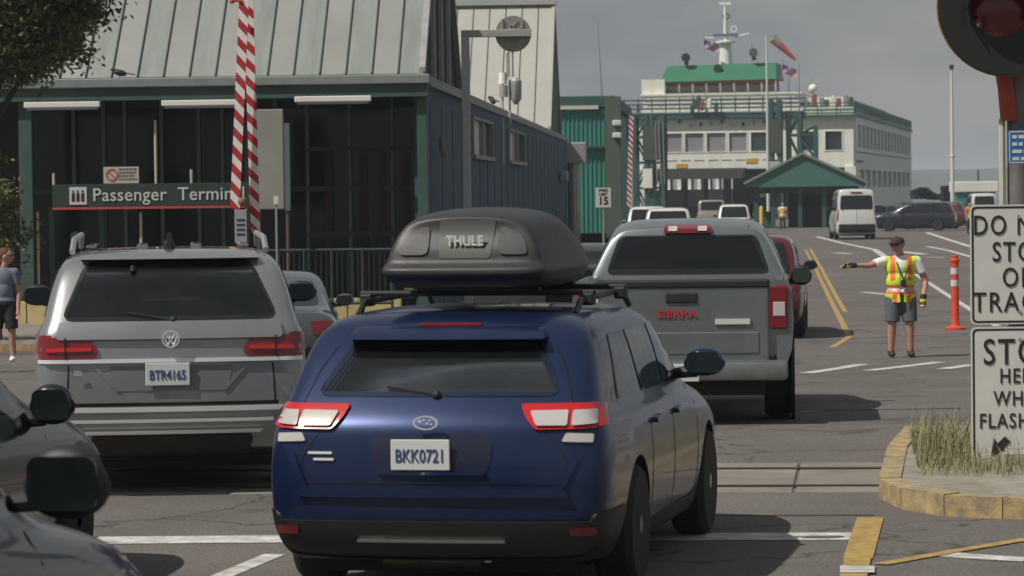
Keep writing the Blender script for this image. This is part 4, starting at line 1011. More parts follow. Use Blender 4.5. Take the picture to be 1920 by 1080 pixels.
mb = MB(); mb.b2((-.80, -.015, 1.26), (.80, .08, 1.34), bev=.02); mb.build('tailgate_cap', black, TR)
mb = MB(); mb.b2((-.70, -.012, .66), (.70, .01, .86), bev=.03); mb.build('lower_press', tpaint, tg)
mb = MB(); mb.b2((-.15, -.02, 1.125), (.14, .01, 1.225), bev=.015); mb.build('handle', black, tg)
text('lettering', 'SIERRA', .095, pbr('badge_red', (.45, .03, .04), .4, coat=.5), tg, (-.05, -.012, 1.03), bold=.03, sx=1.15, spacing=1.1)
mb = MB(); mb.b2((.30, -.02, .93), (.62, -.005, .98)); mb.build('badge_strip', chrome, tg)
mb = MB(); mb.b2((-.84, .03, .55), (.84, 2.0, .62)); mb.build('bed_floor', black, TR)
mb = MB(); mb.b2((-.96, -.22, .42), (.96, .02, .60), bev=.04); mb.build('rear_bumper', pbr('bumper_steel', (.30, .31, .31), .4, .8, var=.15), TR, smooth=True)
mb = MB(); mb.b2((-.75, .0, .28), (.75, 5.4, .5)); mb.build('chassis', rubber, TR)
plate(TR, 0, -.235, .50, 'C48217R')
st = [(2.06, .5, 1.0, .85, 1.30, .95, 1.80, .72), (2.5, .45, 1.01, .85, 1.30, .96, 1.87, .74), (3.2, .45, 1.01, .85, 1.30, .96, 1.88, .75), (3.8, .45, 1.01, .85, 1.29, .95, 1.86, .73),
      (4.5, .45, 1.01, .85, 1.22, .93, 1.30, .80), (5.3, .45, 1.0, .85, 1.14, .92, 1.22, .78), (5.8, .5, .95, .85, 1.0, .88, 1.12, .72)]
cabm, bv = loft_body(st, [.05, .02, 0, 0, .0, .12, .16], [0, .05, .06, .05, .02, 0, -.03], rb=.03, name='cab', mat=tpaint, parent=TR, sub=3, crease=.5, cabin=[('y', ([(-.75, 1.39), (.75, 1.39), (.62, 1.70), (-.62, 1.70)], 1, 7)), ('x', [(2.56, 1.38), (4.1, 1.36), (3.62, 1.72), (2.6, 1.74)])])
seats(TR, [(2.75, (-.5, 0, .5)), (3.5, (-.45, .45))], 1.36, 1)
tz = lambda py: EYE+(354-py)/190-H(31)
tx_ = lambda px: (px-1283)/196
patch(bv, [(-.80, tz(512)), (.80, tz(512)), (.67, tz(441)), (-.67, tz(441))], 'rear', 'rear_window', tint, TR, r=.07, grid=.1, off=.01)
patch(bv, [(-.15, tz(512)), (-.143, tz(512)), (-.143, tz(446)), (-.15, tz(446))], 'rear', 'window_seam', blackgl, TR, off=.012, r=0)
hb = [(-.24, tz(437)), (.24, tz(437)), (.22, tz(421)), (-.22, tz(421))]
cl_ = patch(bv, hb, 'rear', 'brake_light', redlens, TR, off=.05, r=.03, grid=.05)
for sx in (-1, 1): patch(bv, [(sx*.10, tz(433)), (sx*.19, tz(433)), (sx*.19, tz(424)), (sx*.10, tz(424))], 'rear', 'cargo_lamp', clearlens, cl_, off=.065, r=.01)
for side in ('right', 'left'):
    patch(bv, [(2.5, 1.36), (4.2, 1.34), (3.65, 1.78), (2.55, 1.77)], side, 'side_window', tint, TR, r=.06, grid=.15)
patch(bv, [(-.80, 1.36), (.80, 1.36), (.66, 1.78), (-.66, 1.78)], 'front', 'windshield', tintlite, TR, r=.05)
for y in (1.15, 4.95):
    for sx in (-1, 1): wheel(TR, sx*.87, y, .42, .26, sx)
for sx in (-1, 1): mirror(TR, sx*1.0, 3.85, 1.27, 1.0, side=sx, w_=.21, h_=.21)
mb = MB(); mb.tube((.62, 2.6, 1.90), (.62, 2.55, 2.02), .012); mb.build('roof_aerial', black, TR)

# ---- dark cars at the left edge
dk1 = paint('black_paint', (.008, .009, .010), .3, .25, coat=.6)
dk2 = paint('charcoal_paint', (.011, .012, .014), .3, .28, coat=.6)
A_, _, bv = vehicle('dark_sedan', (X(95, 17.8)-1.02-.40, 17.8-3.1, 0), 8.5, dk2, 'sedan', L=4.8, W=1.84, Hh=1.46, hood=.98, belt=.95, rw=.33, detail=2,
    label='dark sedan at the left edge behind the silver SUV', cat='car', group='cars waiting in the queue', mirmat=dk2)
for o in list(A_.children):
    if o.name.startswith('side_mirror') and o.location.x > 0: o.location.z -= .05; o.scale = (1.0, 1, 1.3)
B_, _, bv = vehicle('black_suv', (P(122, 900, 10.6).x-1.06-.50, 10.6-3.05, 0), 11, dk1, 'suv', L=4.7, W=1.86, Hh=1.68, hood=1.06, belt=1.08, rw=.36, detail=2,
    label='black SUV in the bottom left corner with a large dark side mirror', cat='car', group='cars waiting in the queue', mirmat=black)
for o in list(B_.children):
    if o.name.startswith('side_mirror'): bpy.data.objects.remove(o, do_unlink=True)
for o in [o for o in COL.objects if o.name.startswith('mirror_') and o.parent is None]: bpy.data.objects.remove(o, do_unlink=True)
mm_ = mirror(B_, .90, 3.0, 1.235, 1.0, side=1, mat=black, w_=.27, h_=.235)

# ---- more of the queue
greyp = paint('blue_grey_paint', (.10, .11, .125), .5, .3); redpnt = paint('dark_red_paint', (.13, .012, .02), .3, .3)
whitept = paint('white_paint', (.62, .62, .60), 0, .35); navy = paint('dark_navy_paint', (.015, .02, .035), .4, .3); beige = paint('champagne_paint', (.36, .33, .28), .4, .35)
def car(name, px, d, yaw, mat, kind, label, **k):
    kw = dict(L=4.6, W=1.84, Hh=1.7, hood=1.05); kw.update(k)
    return vehicle(name, (X(px, d), d, H(d)), yaw, mat, kind, label=label, cat=kw.pop('cat', 'car'), group='cars waiting in the queue' if not kw.pop('solo', 0) else None, **kw)
car('grey_car', 498, 42, -3, greyp, 'sedan', 'grey sedan mostly hidden behind the right side of the silver SUV', Hh=1.41, detail=0)
car('red_suv', 1398, 55, 6, redpnt, 'suv', 'dark red SUV just ahead of the silver pickup truck', Hh=1.74, W=1.9, L=4.8, mirmat=black)
car('grey_sedan', 1098, 70, 4, greyp, 'sedan', 'blue grey sedan seen between the roof box and the pickup truck', Hh=1.42, detail=0)
car('white_suv', 1252, 126, 3, whitept, 'suv', 'white SUV with a wide dark rear window beyond the pickup roof', Hh=2.02, W=2.03, detail=0, L=4.9, hood=1.2)
car('white_hatchback', 1214, 138, 3, whitept, 'hatch', 'white hatchback half hidden left of the white SUV beyond the pickup', Hh=2.02, W=1.95, detail=0)
car('white_minivan', 1334, 214, 3, beige, 'van', 'champagne minivan furthest up the queue at the ferry mouth', Hh=1.98, W=1.95, detail=0, L=4.9, hood=1.2)
car('white_crossover', 1376, 178, 3, whitept, 'suv', 'white crossover ahead on the right side of the boarding queue', Hh=1.86, W=1.9, detail=0)
van, vb_, bvv = car('white_van', 1606, 170, 1.2, whitept, 'van', 'tall white van with a dark rear window and black bumper on the far road', Hh=2.62, W=2.1, L=5.9, hood=1.35, belt=1.45, solo=1, cat='van', plate_txt='', rw=.36)
bvn = bvv
patch(bvn, [(-.85, 1.55), (.85, 1.55), (.80, 2.28), (-.80, 2.28)], 'rear', 'rear_window_surround', blackgl, van, off=.004, r=.1)
patch(bvn, [(-.30, 2.38), (.30, 2.38), (.28, 2.46), (-.28, 2.46)], 'rear', 'brake_light', redlens, van, off=.03, r=.02)
patch(bvn, [(-.93, .35), (.93, .35), (.93, .80), (-.93, .80)], 'rear', 'rear_bumper', black, van, off=.06, r=.05)
patch(bvn, [(-.006, .85), (.006, .85), (.006, 2.4), (-.006, 2.4)], 'rear', 'door_gap', blackgl, van, off=.008, r=0)
car('black_crossover', 1792, 200, -78, navy, 'suv', 'long dark SUV turning side-on at the right of the white van', Hh=1.75, L=5.0, solo=1, hood=1.15)
car('dark_wagon', 1812, 208, -70, paint('dark_grey_red', (.12, .02, .025), .4), 'suv', 'dark red tinted SUV nose to tail behind the long dark SUV', Hh=1.72, L=4.5, solo=1, detail=0)
car('grey_wagon', 1702, 225, -80, greyp, 'hatch', 'grey car glimpsed beyond the long dark SUV', Hh=1.5, solo=1, detail=0)
car('silver_hatchback', 1668, 236, -84, silver, 'hatch', 'silver car partly hidden between the white van and the long dark SUV', Hh=1.5, solo=1, detail=0)
car('white_truck', 1846, 214, 2, whitept, 'van', 'white box-shaped truck cab beyond the sign at the far right', Hh=2.2, W=1.8, L=4.5, hood=1.3, solo=1, cat='truck', detail=0)

# ================================================================== SIGNS AND MAST AT THE RIGHT
MD = 23.6; mx0 = P(1911, 600, MD).x
def mz(py): return P(1900, py, MD).z
ms = empty('signal_mast', (mx0+.03, MD+.16, .13), 0, label='grey crossing signal mast with a clamp and lower pale conduit', cat='mast')
mb = MB(); mb.lathe([(.095, 0), (.085, .3), (.08, 5.2)], n=20); mb.build('mast_pole', pbr('mast_grey', (.17, .16, .15), .6, .3, var=.15), ms, smooth=True)
mb = MB(); mb.lathe([(.30, -.02), (.30, .08), (.14, .12)], n=6); mb.build('base_plate', concrete, ms)
mb = MB(); x0 = P(1884, 300, MD).x-mx0-.03; mb.tube((x0, -.04, mz(400)-.13), (x0, -.04, mz(222)-.13), .018*1.3, n=8); mb.build('conduit', pbr('pale_conduit', (.5, .48, .38)), ms, smooth=True)
x1 = P(1891, 200, MD).x-mx0-.03; mb = MB(); mb.path([(x1+.02, -.05, mz(226)-.13), (x1, -.05, mz(160)-.13), (x1-.02, -.05, mz(130)-.13)], .062, n=10); mb.build('orange_sleeve', pbr('orange_red_paint', (.36, .05, .015), .5, var=.15), ms, smooth=True)
# flashing light head
lx, lz = P(1886, 12, MD).x, P(1886, 12, MD).z
lh = empty('signal_light', (lx, MD-.08, lz), 0, label='round black crossing signal with an unlit red lens and visor', cat='signal light')
mb = MB(); mb.lathe([(.492, -.012), (.50, -.004), (.50, .004), (.492, .012), (.2, .02)], axis='Y', n=64); mb.build('background_disc', pbr('disc_black', (.014, .014, .014), .55), lh, smooth=True)
mb = MB(); mb.lathe([(.505, -.006), (.497, -.014), (.497, .014), (.505, .006)], axis='Y', n=64, ring_=True); mb.build('disc_rim', pbr('rim_ochre', (.20, .10, .02), .6), lh, smooth=True)
b = bmesh.new(); n = 40; rows = []
for (y, r_) in ((0, .235), (-.12, .24), (-.26, .245)):
    row = []
    for i in range(n+1):
        a = R(-25)+R(230)*i/n; yy = y
        if y < -.1: yy = y*(.35+.65*max(0, math.sin(a))**.6 if math.sin(a) > 0 else .35)
        row.append((b.verts.new((r_*math.cos(a), yy, r_*math.sin(a))), b.verts.new(((r_-.012)*math.cos(a), yy, (r_-.012)*math.sin(a)))))
    rows.append(row)
for A, B in zip(rows, rows[1:]):
    for i in range(n):
        for s_i in (0, 1): b.faces.new((A[i][s_i], A[i+1][s_i], B[i+1][s_i], B[i][s_i]))
for i in range(n): b.faces.new((rows[-1][i][0], rows[-1][i+1][0], rows[-1][i+1][1], rows[-1][i][1]))
bmesh.ops.recalc_face_normals(b, faces=b.faces[:])
me = bpy.data.meshes.new('v'); b.to_mesh(me); b.free(); o = link('visor', me, pbr('visor_black', (.022, .022, .02), .5), lh); o.location = (-.06, -.01, -.02)
for p in me.polygons: p.use_smooth = True
mb = MB(); mb.lathe([(.002, -.075), (.08, -.066), (.15, -.046), (.20, -.015), (.20, 0)], axis='Y', n=32); o = mb.build('lens', pbr('lens_dark_red', (.11, .006, .008), .25, coat=.4), lh, smooth=True); o.location = (-.06, 0, -.02)
mb = MB(); mb.lathe([(.2, .0), (.2, .2), (.1, .26)], axis='Y', n=24); mb.build('housing', black, lh, smooth=True)

def signboard(name, x, y, zb, zt, W_, label, border=True):
    q = empty(name, (x, y, 0), 0, label=label, cat='sign')
    mb = MB(); pts = rpoly([(-W_/2, zb), (W_/2, zb), (W_/2, zt), (-W_/2, zt)], .045, 6); mb.prism([(p[0], 0, p[1]) for p in pts], (0, .006, 0)); mb.build('panel', signw, q)
    if border:
        o1 = rpoly([(-W_/2+.012, zb+.012), (W_/2-.012, zb+.012), (W_/2-.012, zt-.012), (-W_/2+.012, zt-.012)], .038, 6)
        o2 = rpoly([(-W_/2+.026, zb+.026), (W_/2-.026, zb+.026), (W_/2-.026, zt-.026), (-W_/2+.026, zt-.026)], .028, 6)
        b = bmesh.new(); A = [b.verts.new((p[0], -.002, p[1])) for p in o1]; B = [b.verts.new((p[0], -.002, p[1])) for p in o2]; n = len(A)
        for i in range(n): b.faces.new((A[i], A[(i+1) % n], B[(i+1) % n], B[i]))
        me = bpy.data.meshes.new('b'); b.to_mesh(me); b.free(); link('border', me, signk, q)
    for zz in (zb+.09, zt-.09): mb = MB(); mb.tube((0, -.009, zz), (0, .0, zz), .012, n=8); mb.build('bolt', galv, q)
    return q
sc = F/MD; SW = (1911-1819)*2/sc; s1t, s1b, s2t, s2b = P(1860, 384, MD).z, P(1860, 608, MD).z, P(1860, 613, MD).z, P(1860, 880, MD).z
s1 = signboard('regulatory_sign', mx0, MD-.02, s1b, s1t, SW, 'white sign reading DO NOT STOP ON TRACKS, upper of the two on the mast')
hl = (s1t-s1b)
for i, ln in enumerate(('DO NOT', 'STOP', 'ON', 'TRACKS')):
    zc = P(1880, (424, 474, 522, 568)[i], MD).z; text('lettering', ln, .200, signk, s1, (0, -.004, zc), bold=.006, sx=(.74, .74, .74, .82)[i], spacing=1.16, depth=.003)
s2 = signboard('regulatory_sign', mx0, MD-.02, s2b, s2t, SW, 'white sign reading STOP HERE WHEN FLASHING with an arrow, lower of the two')
for i, (ln, py, sz, xx) in enumerate((('STOP', 662, .262, 0), ('HERE', 706, .150, 0), ('WHEN', 748, .150, 0), ('FLASHING', 790, .150, 0))):
    text('lettering', ln, sz, signk, s2, (xx, -.004, P(1880, py, MD).z), bold=.007, sx=.78, spacing=1.14, depth=.003)
ac = P(1873, 838, MD); ax_, az_ = ac.x-mx0, ac.z
mb = MB(); d_ = Vector((-.72, 0, -.69)); nn = Vector((-.69, 0, .72)); c_ = Vector((ax_, -.005, az_))
pts = [c_+d_*.085, c_+d_*-.02+nn*.072, c_+d_*-.01+nn*.028, c_-d_*.085+nn*.028, c_-d_*.085-nn*.028, c_+d_*-.01-nn*.028, c_+d_*-.02-nn*.072]
mb.prism(pts, (0, .003, 0)); mb.build('arrow', signk, s2)
mb = MB(); mb.tube((ax_+.13, -.006, P(1880, 862, MD).z), (ax_+.13, 0, P(1880, 862, MD).z), .012, n=8); mb.build('bolt', galv, s2)
# blue notice
bt, bb_ = P(1905, 244, MD).z, P(1905, 308, MD).z; bw = .34; bl = P(1889, 275, MD).x
bs = empty('blue_sign', (bl+bw/2, MD-.03, 0), 0, label='small blue notice with white print on the signal mast', cat='sign')
mb = MB(); pts = rpoly([(-bw/2, bb_), (bw/2, bb_), (bw/2, bt), (-bw/2, bt)], .02, 4); mb.prism([(p[0], 0, p[1]) for p in pts], (0, .005, 0)); mb.build('panel', pbr('blue_sign', (.02, .14, .38), .5), bs)
mb = MB(); h = .008
for z in (bb_+h, bt-h*2): mb.b2((-bw/2+.01, -.002, z), (bw/2-.01, 0, z+h))
mb.b2((-bw/2+.008, -.002, bb_+h), (-bw/2+.014, 0, bt-h)); mb.build('border', signw, bs)
for i in range(4):
    x = -bw/2+.03; z = bt-.06-i*.052
    while x < bw/2-.05:
        w2 = rnd.uniform(.02, .07); mb = MB(); mb.b2((x, -.003, z), (min(x+w2, bw/2-.025), -.0002, z+.024)); mb.build('print_mark', signw, bs); x += w2+.012

# ---- delineator
dd = G(1789, 616); 
dl = empty('delineator_post', (X(1789, 58), 58, H(58)), 0, label='orange tubular road delineator with two white bands beside the white line', cat='delineator')
mb = MB(); mb.lathe([(.16, 0), (.16, .03), (.075, .06), (.062, .1), (.062, .66)], n=16); mb.lathe([(.062, .94), (.062, 1.02), (.075, 1.03), (.075, 1.06), (.05, 1.08), (.05, 1.12), (.01, 1.13)], n=16); mb.lathe([(.062, .74), (.062, .84)], n=16); mb.build('tube', orange, dl, smooth=True)
for z in (.66, .84): mb = MB(); mb.lathe([(.064, z), (.064, z+.095)], n=16); mb.build('white_band', signw, dl, smooth=True)
dl.scale = (1.15, 1.15, 1.16)

# ================================================================== PEOPLE
def person(loc, rz, J, cols, label, hgt=1.75, hat=None, vest=None, shades=False, shorts=True, female=False):
    """J: joint positions in metres in a frame facing -y; one continuous remeshed body, clothes as children"""
    q = empty('person', loc, rz, label=label, cat='person')
    def limb(mb, pts, rr):
        for (a, b_), (r0, r1) in zip(zip(pts, pts[1:]), zip(rr, rr[1:])): mb.tube(a, b_, r0, r1, n=14); mb.ball(b_, (r1,)*3, 2)
        mb.ball(pts[0], (rr[0],)*3, 2)
    def remesh(mb, name, mat, parent, vox=.011, sm=4):
        me = mb.mesh(); o = bpy.data.objects.new(name, me); COL.objects.link(o)
        m_ = o.modifiers.new('r', 'REMESH'); m_.mode = 'VOXEL'; m_.voxel_size = vox
        s_ = o.modifiers.new('s', 'SMOOTH'); s_.iterations = sm; s_.factor = .6
        ev = evaluated(o); bpy.data.objects.remove(o)
        for p in ev.polygons: p.use_smooth = True
        return link(name, ev, mat, parent)
    f = Vector(J.get('face', (0, -1, 0))).normalized(); up = Vector((0, 0, 1)); sd = f.cross(up).normalized()
    hc = Vector(J['head'])
    b_ = MB()
    rotm = Matrix((sd, -f, up)).transposed().to_4x4()
    b_.ball(hc, (.076, .095, .112), 3, rot=rotm); b_.ball(hc+f*.03-up*.06, (.055, .062, .055), 3, rot=rotm)
    b_.tube(hc+f*.085+up*.01, hc+f*.115-up*.03, .012, .02, n=8); b_.ball(hc+f*.107-up*.03, (.018,)*3, 2)
    for s2 in (-1, 1): b_.ball(hc+sd*s2*.078-up*.005, (.014, .028, .034), 2, rot=rotm)
    b_.ball(hc+f*.086-up*.062, (.026, .014, .012), 2, rot=rotm)
    nk = Vector(J['neck']); b_.tube(nk, hc-up*.05, .058, .052, n=14)
    pel = Vector(J['pelvis']); ch = nk-up*.16
    b_.ball(ch, (.165 if not female else .145, .105, .17), 3); b_.ball((pel+ch)/2, (.15 if not female else .125, .105, .17), 3); b_.ball(pel, (.165, .115, .12), 3)
    for sN in ('R', 'L'):
        sh, el, wr = Vector(J['sh'+sN]), Vector(J['el'+sN]), Vector(J['wr'+sN]); limb(b_, [sh, el, wr], [.056, .042, .028])
        b_.tube(nk-up*.05, sh, .05, .055, n=12)
        hp, kn, an = Vector(J['hp'+sN]), Vector(J['kn'+sN]), Vector(J['an'+sN]); limb(b_, [hp, kn, an], [.088, .056, .038])
        b_.ball(kn-up*.12+Vector((0, .02, 0)), (.052, .058, .11), 2)
        # hand
        hd = (wr-el).normalized(); hd = Vector(J.get('hd'+sN, hd)).normalized(); pn = hd.orthogonal().normalized(); ps = hd.cross(pn)
        pm = wr+hd*.05; b_.tube(wr, wr+hd*.085, .026, .034, n=10)
        for k_ in range(4):
            o_ = ps*(-.03+k_*.02); l_ = (.065, .078, .072, .055)[k_]; m_ = wr+hd*(.085+l_*.5)+o_; b_.tube(wr+hd*.08+o_, m_, .0105, .010, n=7); b_.tube(m_, m_+hd*l_*.4+pn*l_*.35, .010, .009, n=7); b_.ball(m_, (.0105,)*3, 1)
        b_.tube(wr+hd*.03+ps*.03, wr+hd*.075+ps*.055+pn*.02, .013, .011, n=7)
    body = remesh(b_, 'body', cols.get('skin', skin), q, vox=.0095, sm=3)
    # eyes
    if shades:
        g = MB()
        for s2 in (-1, 1): g.ball(hc+f*.088+sd*s2*.034+up*.012, (.027, .010, .019), 2, rot=rotm)
        g.tube(hc+f*.092-sd*.02+up*.018, hc+f*.092+sd*.02+up*.018, .004, n=6)
        for s2 in (-1, 1): g.tube(hc+f*.085+sd*s2*.055+up*.018, hc-f*.0+sd*s2*.08+up*.015, .004, n=6)
        g.build('sunglasses', blackgl, q, smooth=True)
    else:
        g = MB()
        for s2 in (-1, 1): g.ball(hc+f*.083+sd*s2*.032+up*.01, (.013, .008, .008), 2, rot=rotm)
        g.build('eyes', signk, q)
    # hair / cap
    if hat:
        g = MB(); g.ball(hc+up*.035, (.086, .103, .092), 3, rot=rotm)
        bmesh.ops.bisect_plane(g.b, geom=g.b.verts[:]+g.b.edges[:]+g.b.faces[:], plane_co=hc+up*.03, plane_no=up, clear_inner=True)
        pts = []
        for i in range(11):
            a = R(-70+14*i); pts.append(hc+up*.035+f*(.06+.115*math.cos(a))+sd*.075*math.sin(a))
        g.prism(pts, (0, 0, .012)); g.build('cap', hat, q, smooth=True)
    g = MB(); g.ball(hc+up*.025-f*.02, (.084, .094, .104), 3, rot=rotm)
    bmesh.ops.bisect_plane(g.b, geom=g.b.verts[:]+g.b.edges[:]+g.b.faces[:], plane_co=hc-f*.0+up*.01, plane_no=(-f*.8+up*.55), clear_inner=True)
    if female: g.ball(hc-f*.07-up*.09, (.06, .05, .10), 2, rot=rotm)
    g.build('hair', cols['hair'], q, smooth=True)
    # shirt
    t = MB(); t.ball(ch, (.185 if not female else .16, .122, .185), 3); t.ball((pel+ch)/2, (.172 if not female else .142, .128, .19), 3); t.ball(pel+up*.02, (.178, .127, .12), 3)
    for sN in ('R', 'L'):
        sh, el = Vector(J['sh'+sN]), Vector(J['el'+sN]); m_ = sh.lerp(el, .62); t.tube(nk-up*.06, sh, .052, .072, n=12); t.ball(sh, (.072,)*3, 2); t.tube(sh, m_, .072, .066, n=14)
    bmesh.ops.recalc_face_normals(t.b, faces=t.b.faces[:])
    remesh(t, 'shirt', cols['shirt'], q, vox=.012, sm=4)
    # shorts or trousers
    t = MB(); t.ball(pel, (.182, .132, .11), 3)
    for sN in ('R', 'L'):
        hp, kn, an = Vector(J['hp'+sN]), Vector(J['kn'+sN]), Vector(J['an'+sN]); e_ = kn+ (kn-hp)*.02 if shorts else an+up*.05
        t.tube(pel, hp, .1, .105, n=12); t.ball(hp, (.105,)*3, 2)
        if shorts: t.tube(hp, hp.lerp(kn, .92), .105, .094, n=16)
        else: t.tube(hp, kn, .105, .078, n=16); t.tube(kn, e_, .078, .062, n=16); t.ball(kn, (.078,)*3, 2)
    remesh(t, 'shorts' if shorts else 'trousers', cols['legs'], q, vox=.012, sm=3)
    for sN in ('R', 'L'):
        an = Vector(J['an'+sN]); t = MB(); t.ball(an+Vector((0, -.06, -.035)), (.046, .125, .042), 3); t.ball(an+Vector((0, .01, 0)), (.046, .05, .05), 2)
        for v in t.b.verts:
            if v.co.z < .004: v.co.z = .004
        t.build('shoe', cols['shoe'], q, smooth=True)
        if not cols.get('glove') is None:
            sh, el, wr = Vector(J['sh'+sN]), Vector(J['el'+sN]), Vector(J['wr'+sN]); hd = Vector(J.get('hd'+sN, wr-el)).normalized(); t = MB()
            t.tube(wr-hd*.03, wr+hd*.03, .036, .034, n=12); t.ball(wr+hd*.055, (.042, .042, .042), 2)
            t.build('glove', cols['glove'], q, smooth=True)
    if vest:
        t = MB(); t.ball(ch, (.198, .135, .195), 3); t.ball((pel+ch)/2, (.187, .143, .20), 3); t.ball(pel-up*.01, (.196, .148, .17), 3); t.tube(pel-up*.14, pel+up*.05, .155, .15, n=20)
        for sN in ('R', 'L'): t.tube(nk-up*.045, Vector(J['sh'+sN]), .055, .074, n=12)
        me = t.mesh(); o = bpy.data.objects.new('v', me); COL.objects.link(o)
        m_ = o.modifiers.new('r', 'REMESH'); m_.mode = 'VOXEL'; m_.voxel_size = .010
        s_ = o.modifiers.new('s', 'SMOOTH'); s_.iterations = 3
        ev = evaluated(o); bpy.data.objects.remove(o)
        bm = bmesh.new(); bm.from_mesh(ev)
        kill = []
        for fc in bm.faces:
            c = fc.calc_center_median()
            if c.z < pel.z-.115 or (c.z > nk.z-.005): kill.append(fc); continue
            if fc.normal.y < .1 and c.y < 0 and abs(c.x-nk.x) < .022+max(0, (c.z-(nk.z-.20)))*.30: kill.append(fc)
        bmesh.ops.delete(bm, geom=kill, context='FACES')
        for fc in bm.faces:
            c = fc.calc_center_median(); fc.smooth = True; ax = abs(c.x-nk.x)
            sh = c.z > pel.z+.20 and .075 < ax < .135
            mid = pel.z-.0 < c.z < pel.z+.14
            st_ = pel.z+.04 < c.z < pel.z+.10
            fc.material_index = 2 if st_ else (1 if (mid or sh or (c.z < pel.z and .06 < ax < .11 and c.y < 0)) else 0)
        bm.to_mesh(ev); bm.free(); link('safety_vest', ev, vest, q)
    return q
lime = pbr('vest_lime', (.55, .80, .03), .6, var=.1, scale=12); vor = pbr('vest_orange', (.80, .16, .04), .6); vsil = pbr('vest_silver', (.45, .33, .30), .4)
FD = 48.6; fs = F/FD; fx0 = X(1687, FD)
def stand(w_=.2, pel=.93, sh=1.42): return dict(pelvis=(0, 0, pel), neck=(0, 0, sh+.07), head=(0, -.02, sh+.235), shR=(-w_, 0, sh), shL=(w_, 0, sh), elR=(-w_-.05, .02, sh-.28), elL=(w_+.05, .02, sh-.28), wrR=(-w_-.05, -.05, sh-.53), wrL=(w_+.05, -.05, sh-.53),
    hpR=(-.09, 0, pel-.04), hpL=(.09, 0, pel-.04), knR=(-.11, -.02, .49), knL=(.11, -.02, .49), anR=(-.12, .02, .085), anL=(.12, .02, .085))
J = stand(.195); J.update(head=(-.04, -.03, 1.655), face=(-.55, -.85, -.12), elR=(-.43, -.08, 1.36), wrR=(-.55, -.16, 1.375), hdR=(-1, -.2, -.05), elL=(.31, .02, 1.12), wrL=(.27, -.08, .885), hdL=(-.1, -.1, -1))
J['elR'] = (-.40, -.10, 1.355); J['wrR'] = (-.60, -.20, 1.365)
tee = pbr('tshirt_white', (.80, .80, .79), .8, var=.05)
fl = person((fx0, FD, H(FD)+.003), 0, J, dict(shirt=tee, legs=pbr('shorts_grey', (.10, .105, .115), .8), shoe=pbr('shoe_dark', (.03, .03, .03), .6), hair=pbr('hair_grey', (.22, .20, .18), .9), glove=None),
    'traffic marshal in a lime and orange vest pointing left with one arm', hat=pbr('cap_maroon', (.05, .02, .03), .8), vest=[lime, vor, vsil], shades=True)
for nm, wr, hd in (('glove', J['wrR'], J['hdR']), ('glove', J['wrL'], J['hdL'])):
    wr = Vector(wr); hd = Vector(hd).normalized(); t = MB(); t.tube(wr-hd*.04, wr+hd*.03, .040, .038, n=12, mi=0); t.ball(wr+hd*.06, (.046, .046, .046), 2, mi=1)
    pn = hd.orthogonal().normalized(); ps = hd.cross(pn)
    for k_ in range(4):
        o_ = ps*(-.033+k_*.022); l_ = (.065, .078, .072, .055)[k_]; ext = 1 if k_ == 1 or wr.x > 0 else .45
        m_ = wr+hd*(.085+l_*.5*ext)+o_; t.tube(wr+hd*.07+o_, m_, .0145, .0135, n=7, mi=k_ == 1); t.tube(m_, m_+hd*l_*.45*ext+pn*l_*.35*(1-.6*(ext == 1)), .0135, .012, n=7, mi=k_ == 1)
    t.tube(wr+hd*.03+ps*.03, wr+hd*.08+ps*.06+pn*.02, .016, .014, n=7)
    t.build('glove', [pbr('glove_black', (.02, .02, .02), .7), pbr('glove_yellow', (.50, .50, .05), .7)], fl, smooth=True)
t = MB(); t.tube((.10, -.135, 1.36), (.02, -.15, 1.13), .008, n=6); t.tube((-.06, -.12, 1.40), (.02, -.15, 1.13), .008, n=6); t.box((.02, -.16, 1.09), (.06, .02, .10), bev=.006); t.build('lanyard', signk, fl)
fl.scale = (1.2, 1.15, 1.0)

J = stand(.16, .86, 1.30); J.update(face=(1, -.15, 0), head=(.04, 0, 1.53))
for k_ in ('knR', 'knL'): J[k_] = (J[k_][0], J[k_][1], .46)
person((X(4, 47.5), 47.5, H(47.5)+.13), 0, J, dict(shirt=pbr('top_greyblue', (.14, .155, .21), .8), legs=pbr('shorts_black', (.015, .015, .018), .8), shoe=tee, hair=pbr('hair_auburn', (.10, .04, .025), .8)),
    'woman in a grey blue top, black shorts and sunglasses at the left edge', shades=True, female=True)
J = stand(.2)
person((X(1467, 212), 212, H(212)), 0, J, dict(shirt=tee, legs=pbr('trousers_dark', (.03, .03, .035), .8), shoe=black, hair=pbr('hair_dark', (.03, .02, .015), .9)),
    'distant worker in an orange and yellow vest by the green shelter', vest=[vor, lime, tee], shorts=False)
J = stand(.2)
person((X(1817, 186), 186, H(186)), R(40), J, dict(shirt=vor, legs=pbr('trousers_navy', (.02, .03, .07), .8), shoe=black, hair=pbr('hair_dark', (.03, .02, .015), .9)),
    'distant worker in a lime vest just left of the white signs', vest=[lime, vor, tee], shorts=False)
# ================================================================== FERRY AND DOCK
FX, FY, FTH = X(1400, 300), 300.0, 10.0
FB = empty('ferry', (FX, FY, 0), -R(FTH), label='white and green car ferry docked at the end of the road', cat='ferry')
def fz(py): return EYE+(353-py)/20.67
def fu(px): return (px-1400)/20.67
def fbox(name, a, b_, mat, parent=FB, bev=0):
    mb = MB(); mb.b2(a, b_, bev=bev); return mb.build(name, mat, parent)
LF = 92
fbox('hull', (-10.2, .5, -2.9), (10.2, LF, .2), fgreen)
fbox('car_deck', (-9.6, 0, .0), (9.6, LF-1, .32), pbr('deck_dark', (.06, .06, .06), .8))
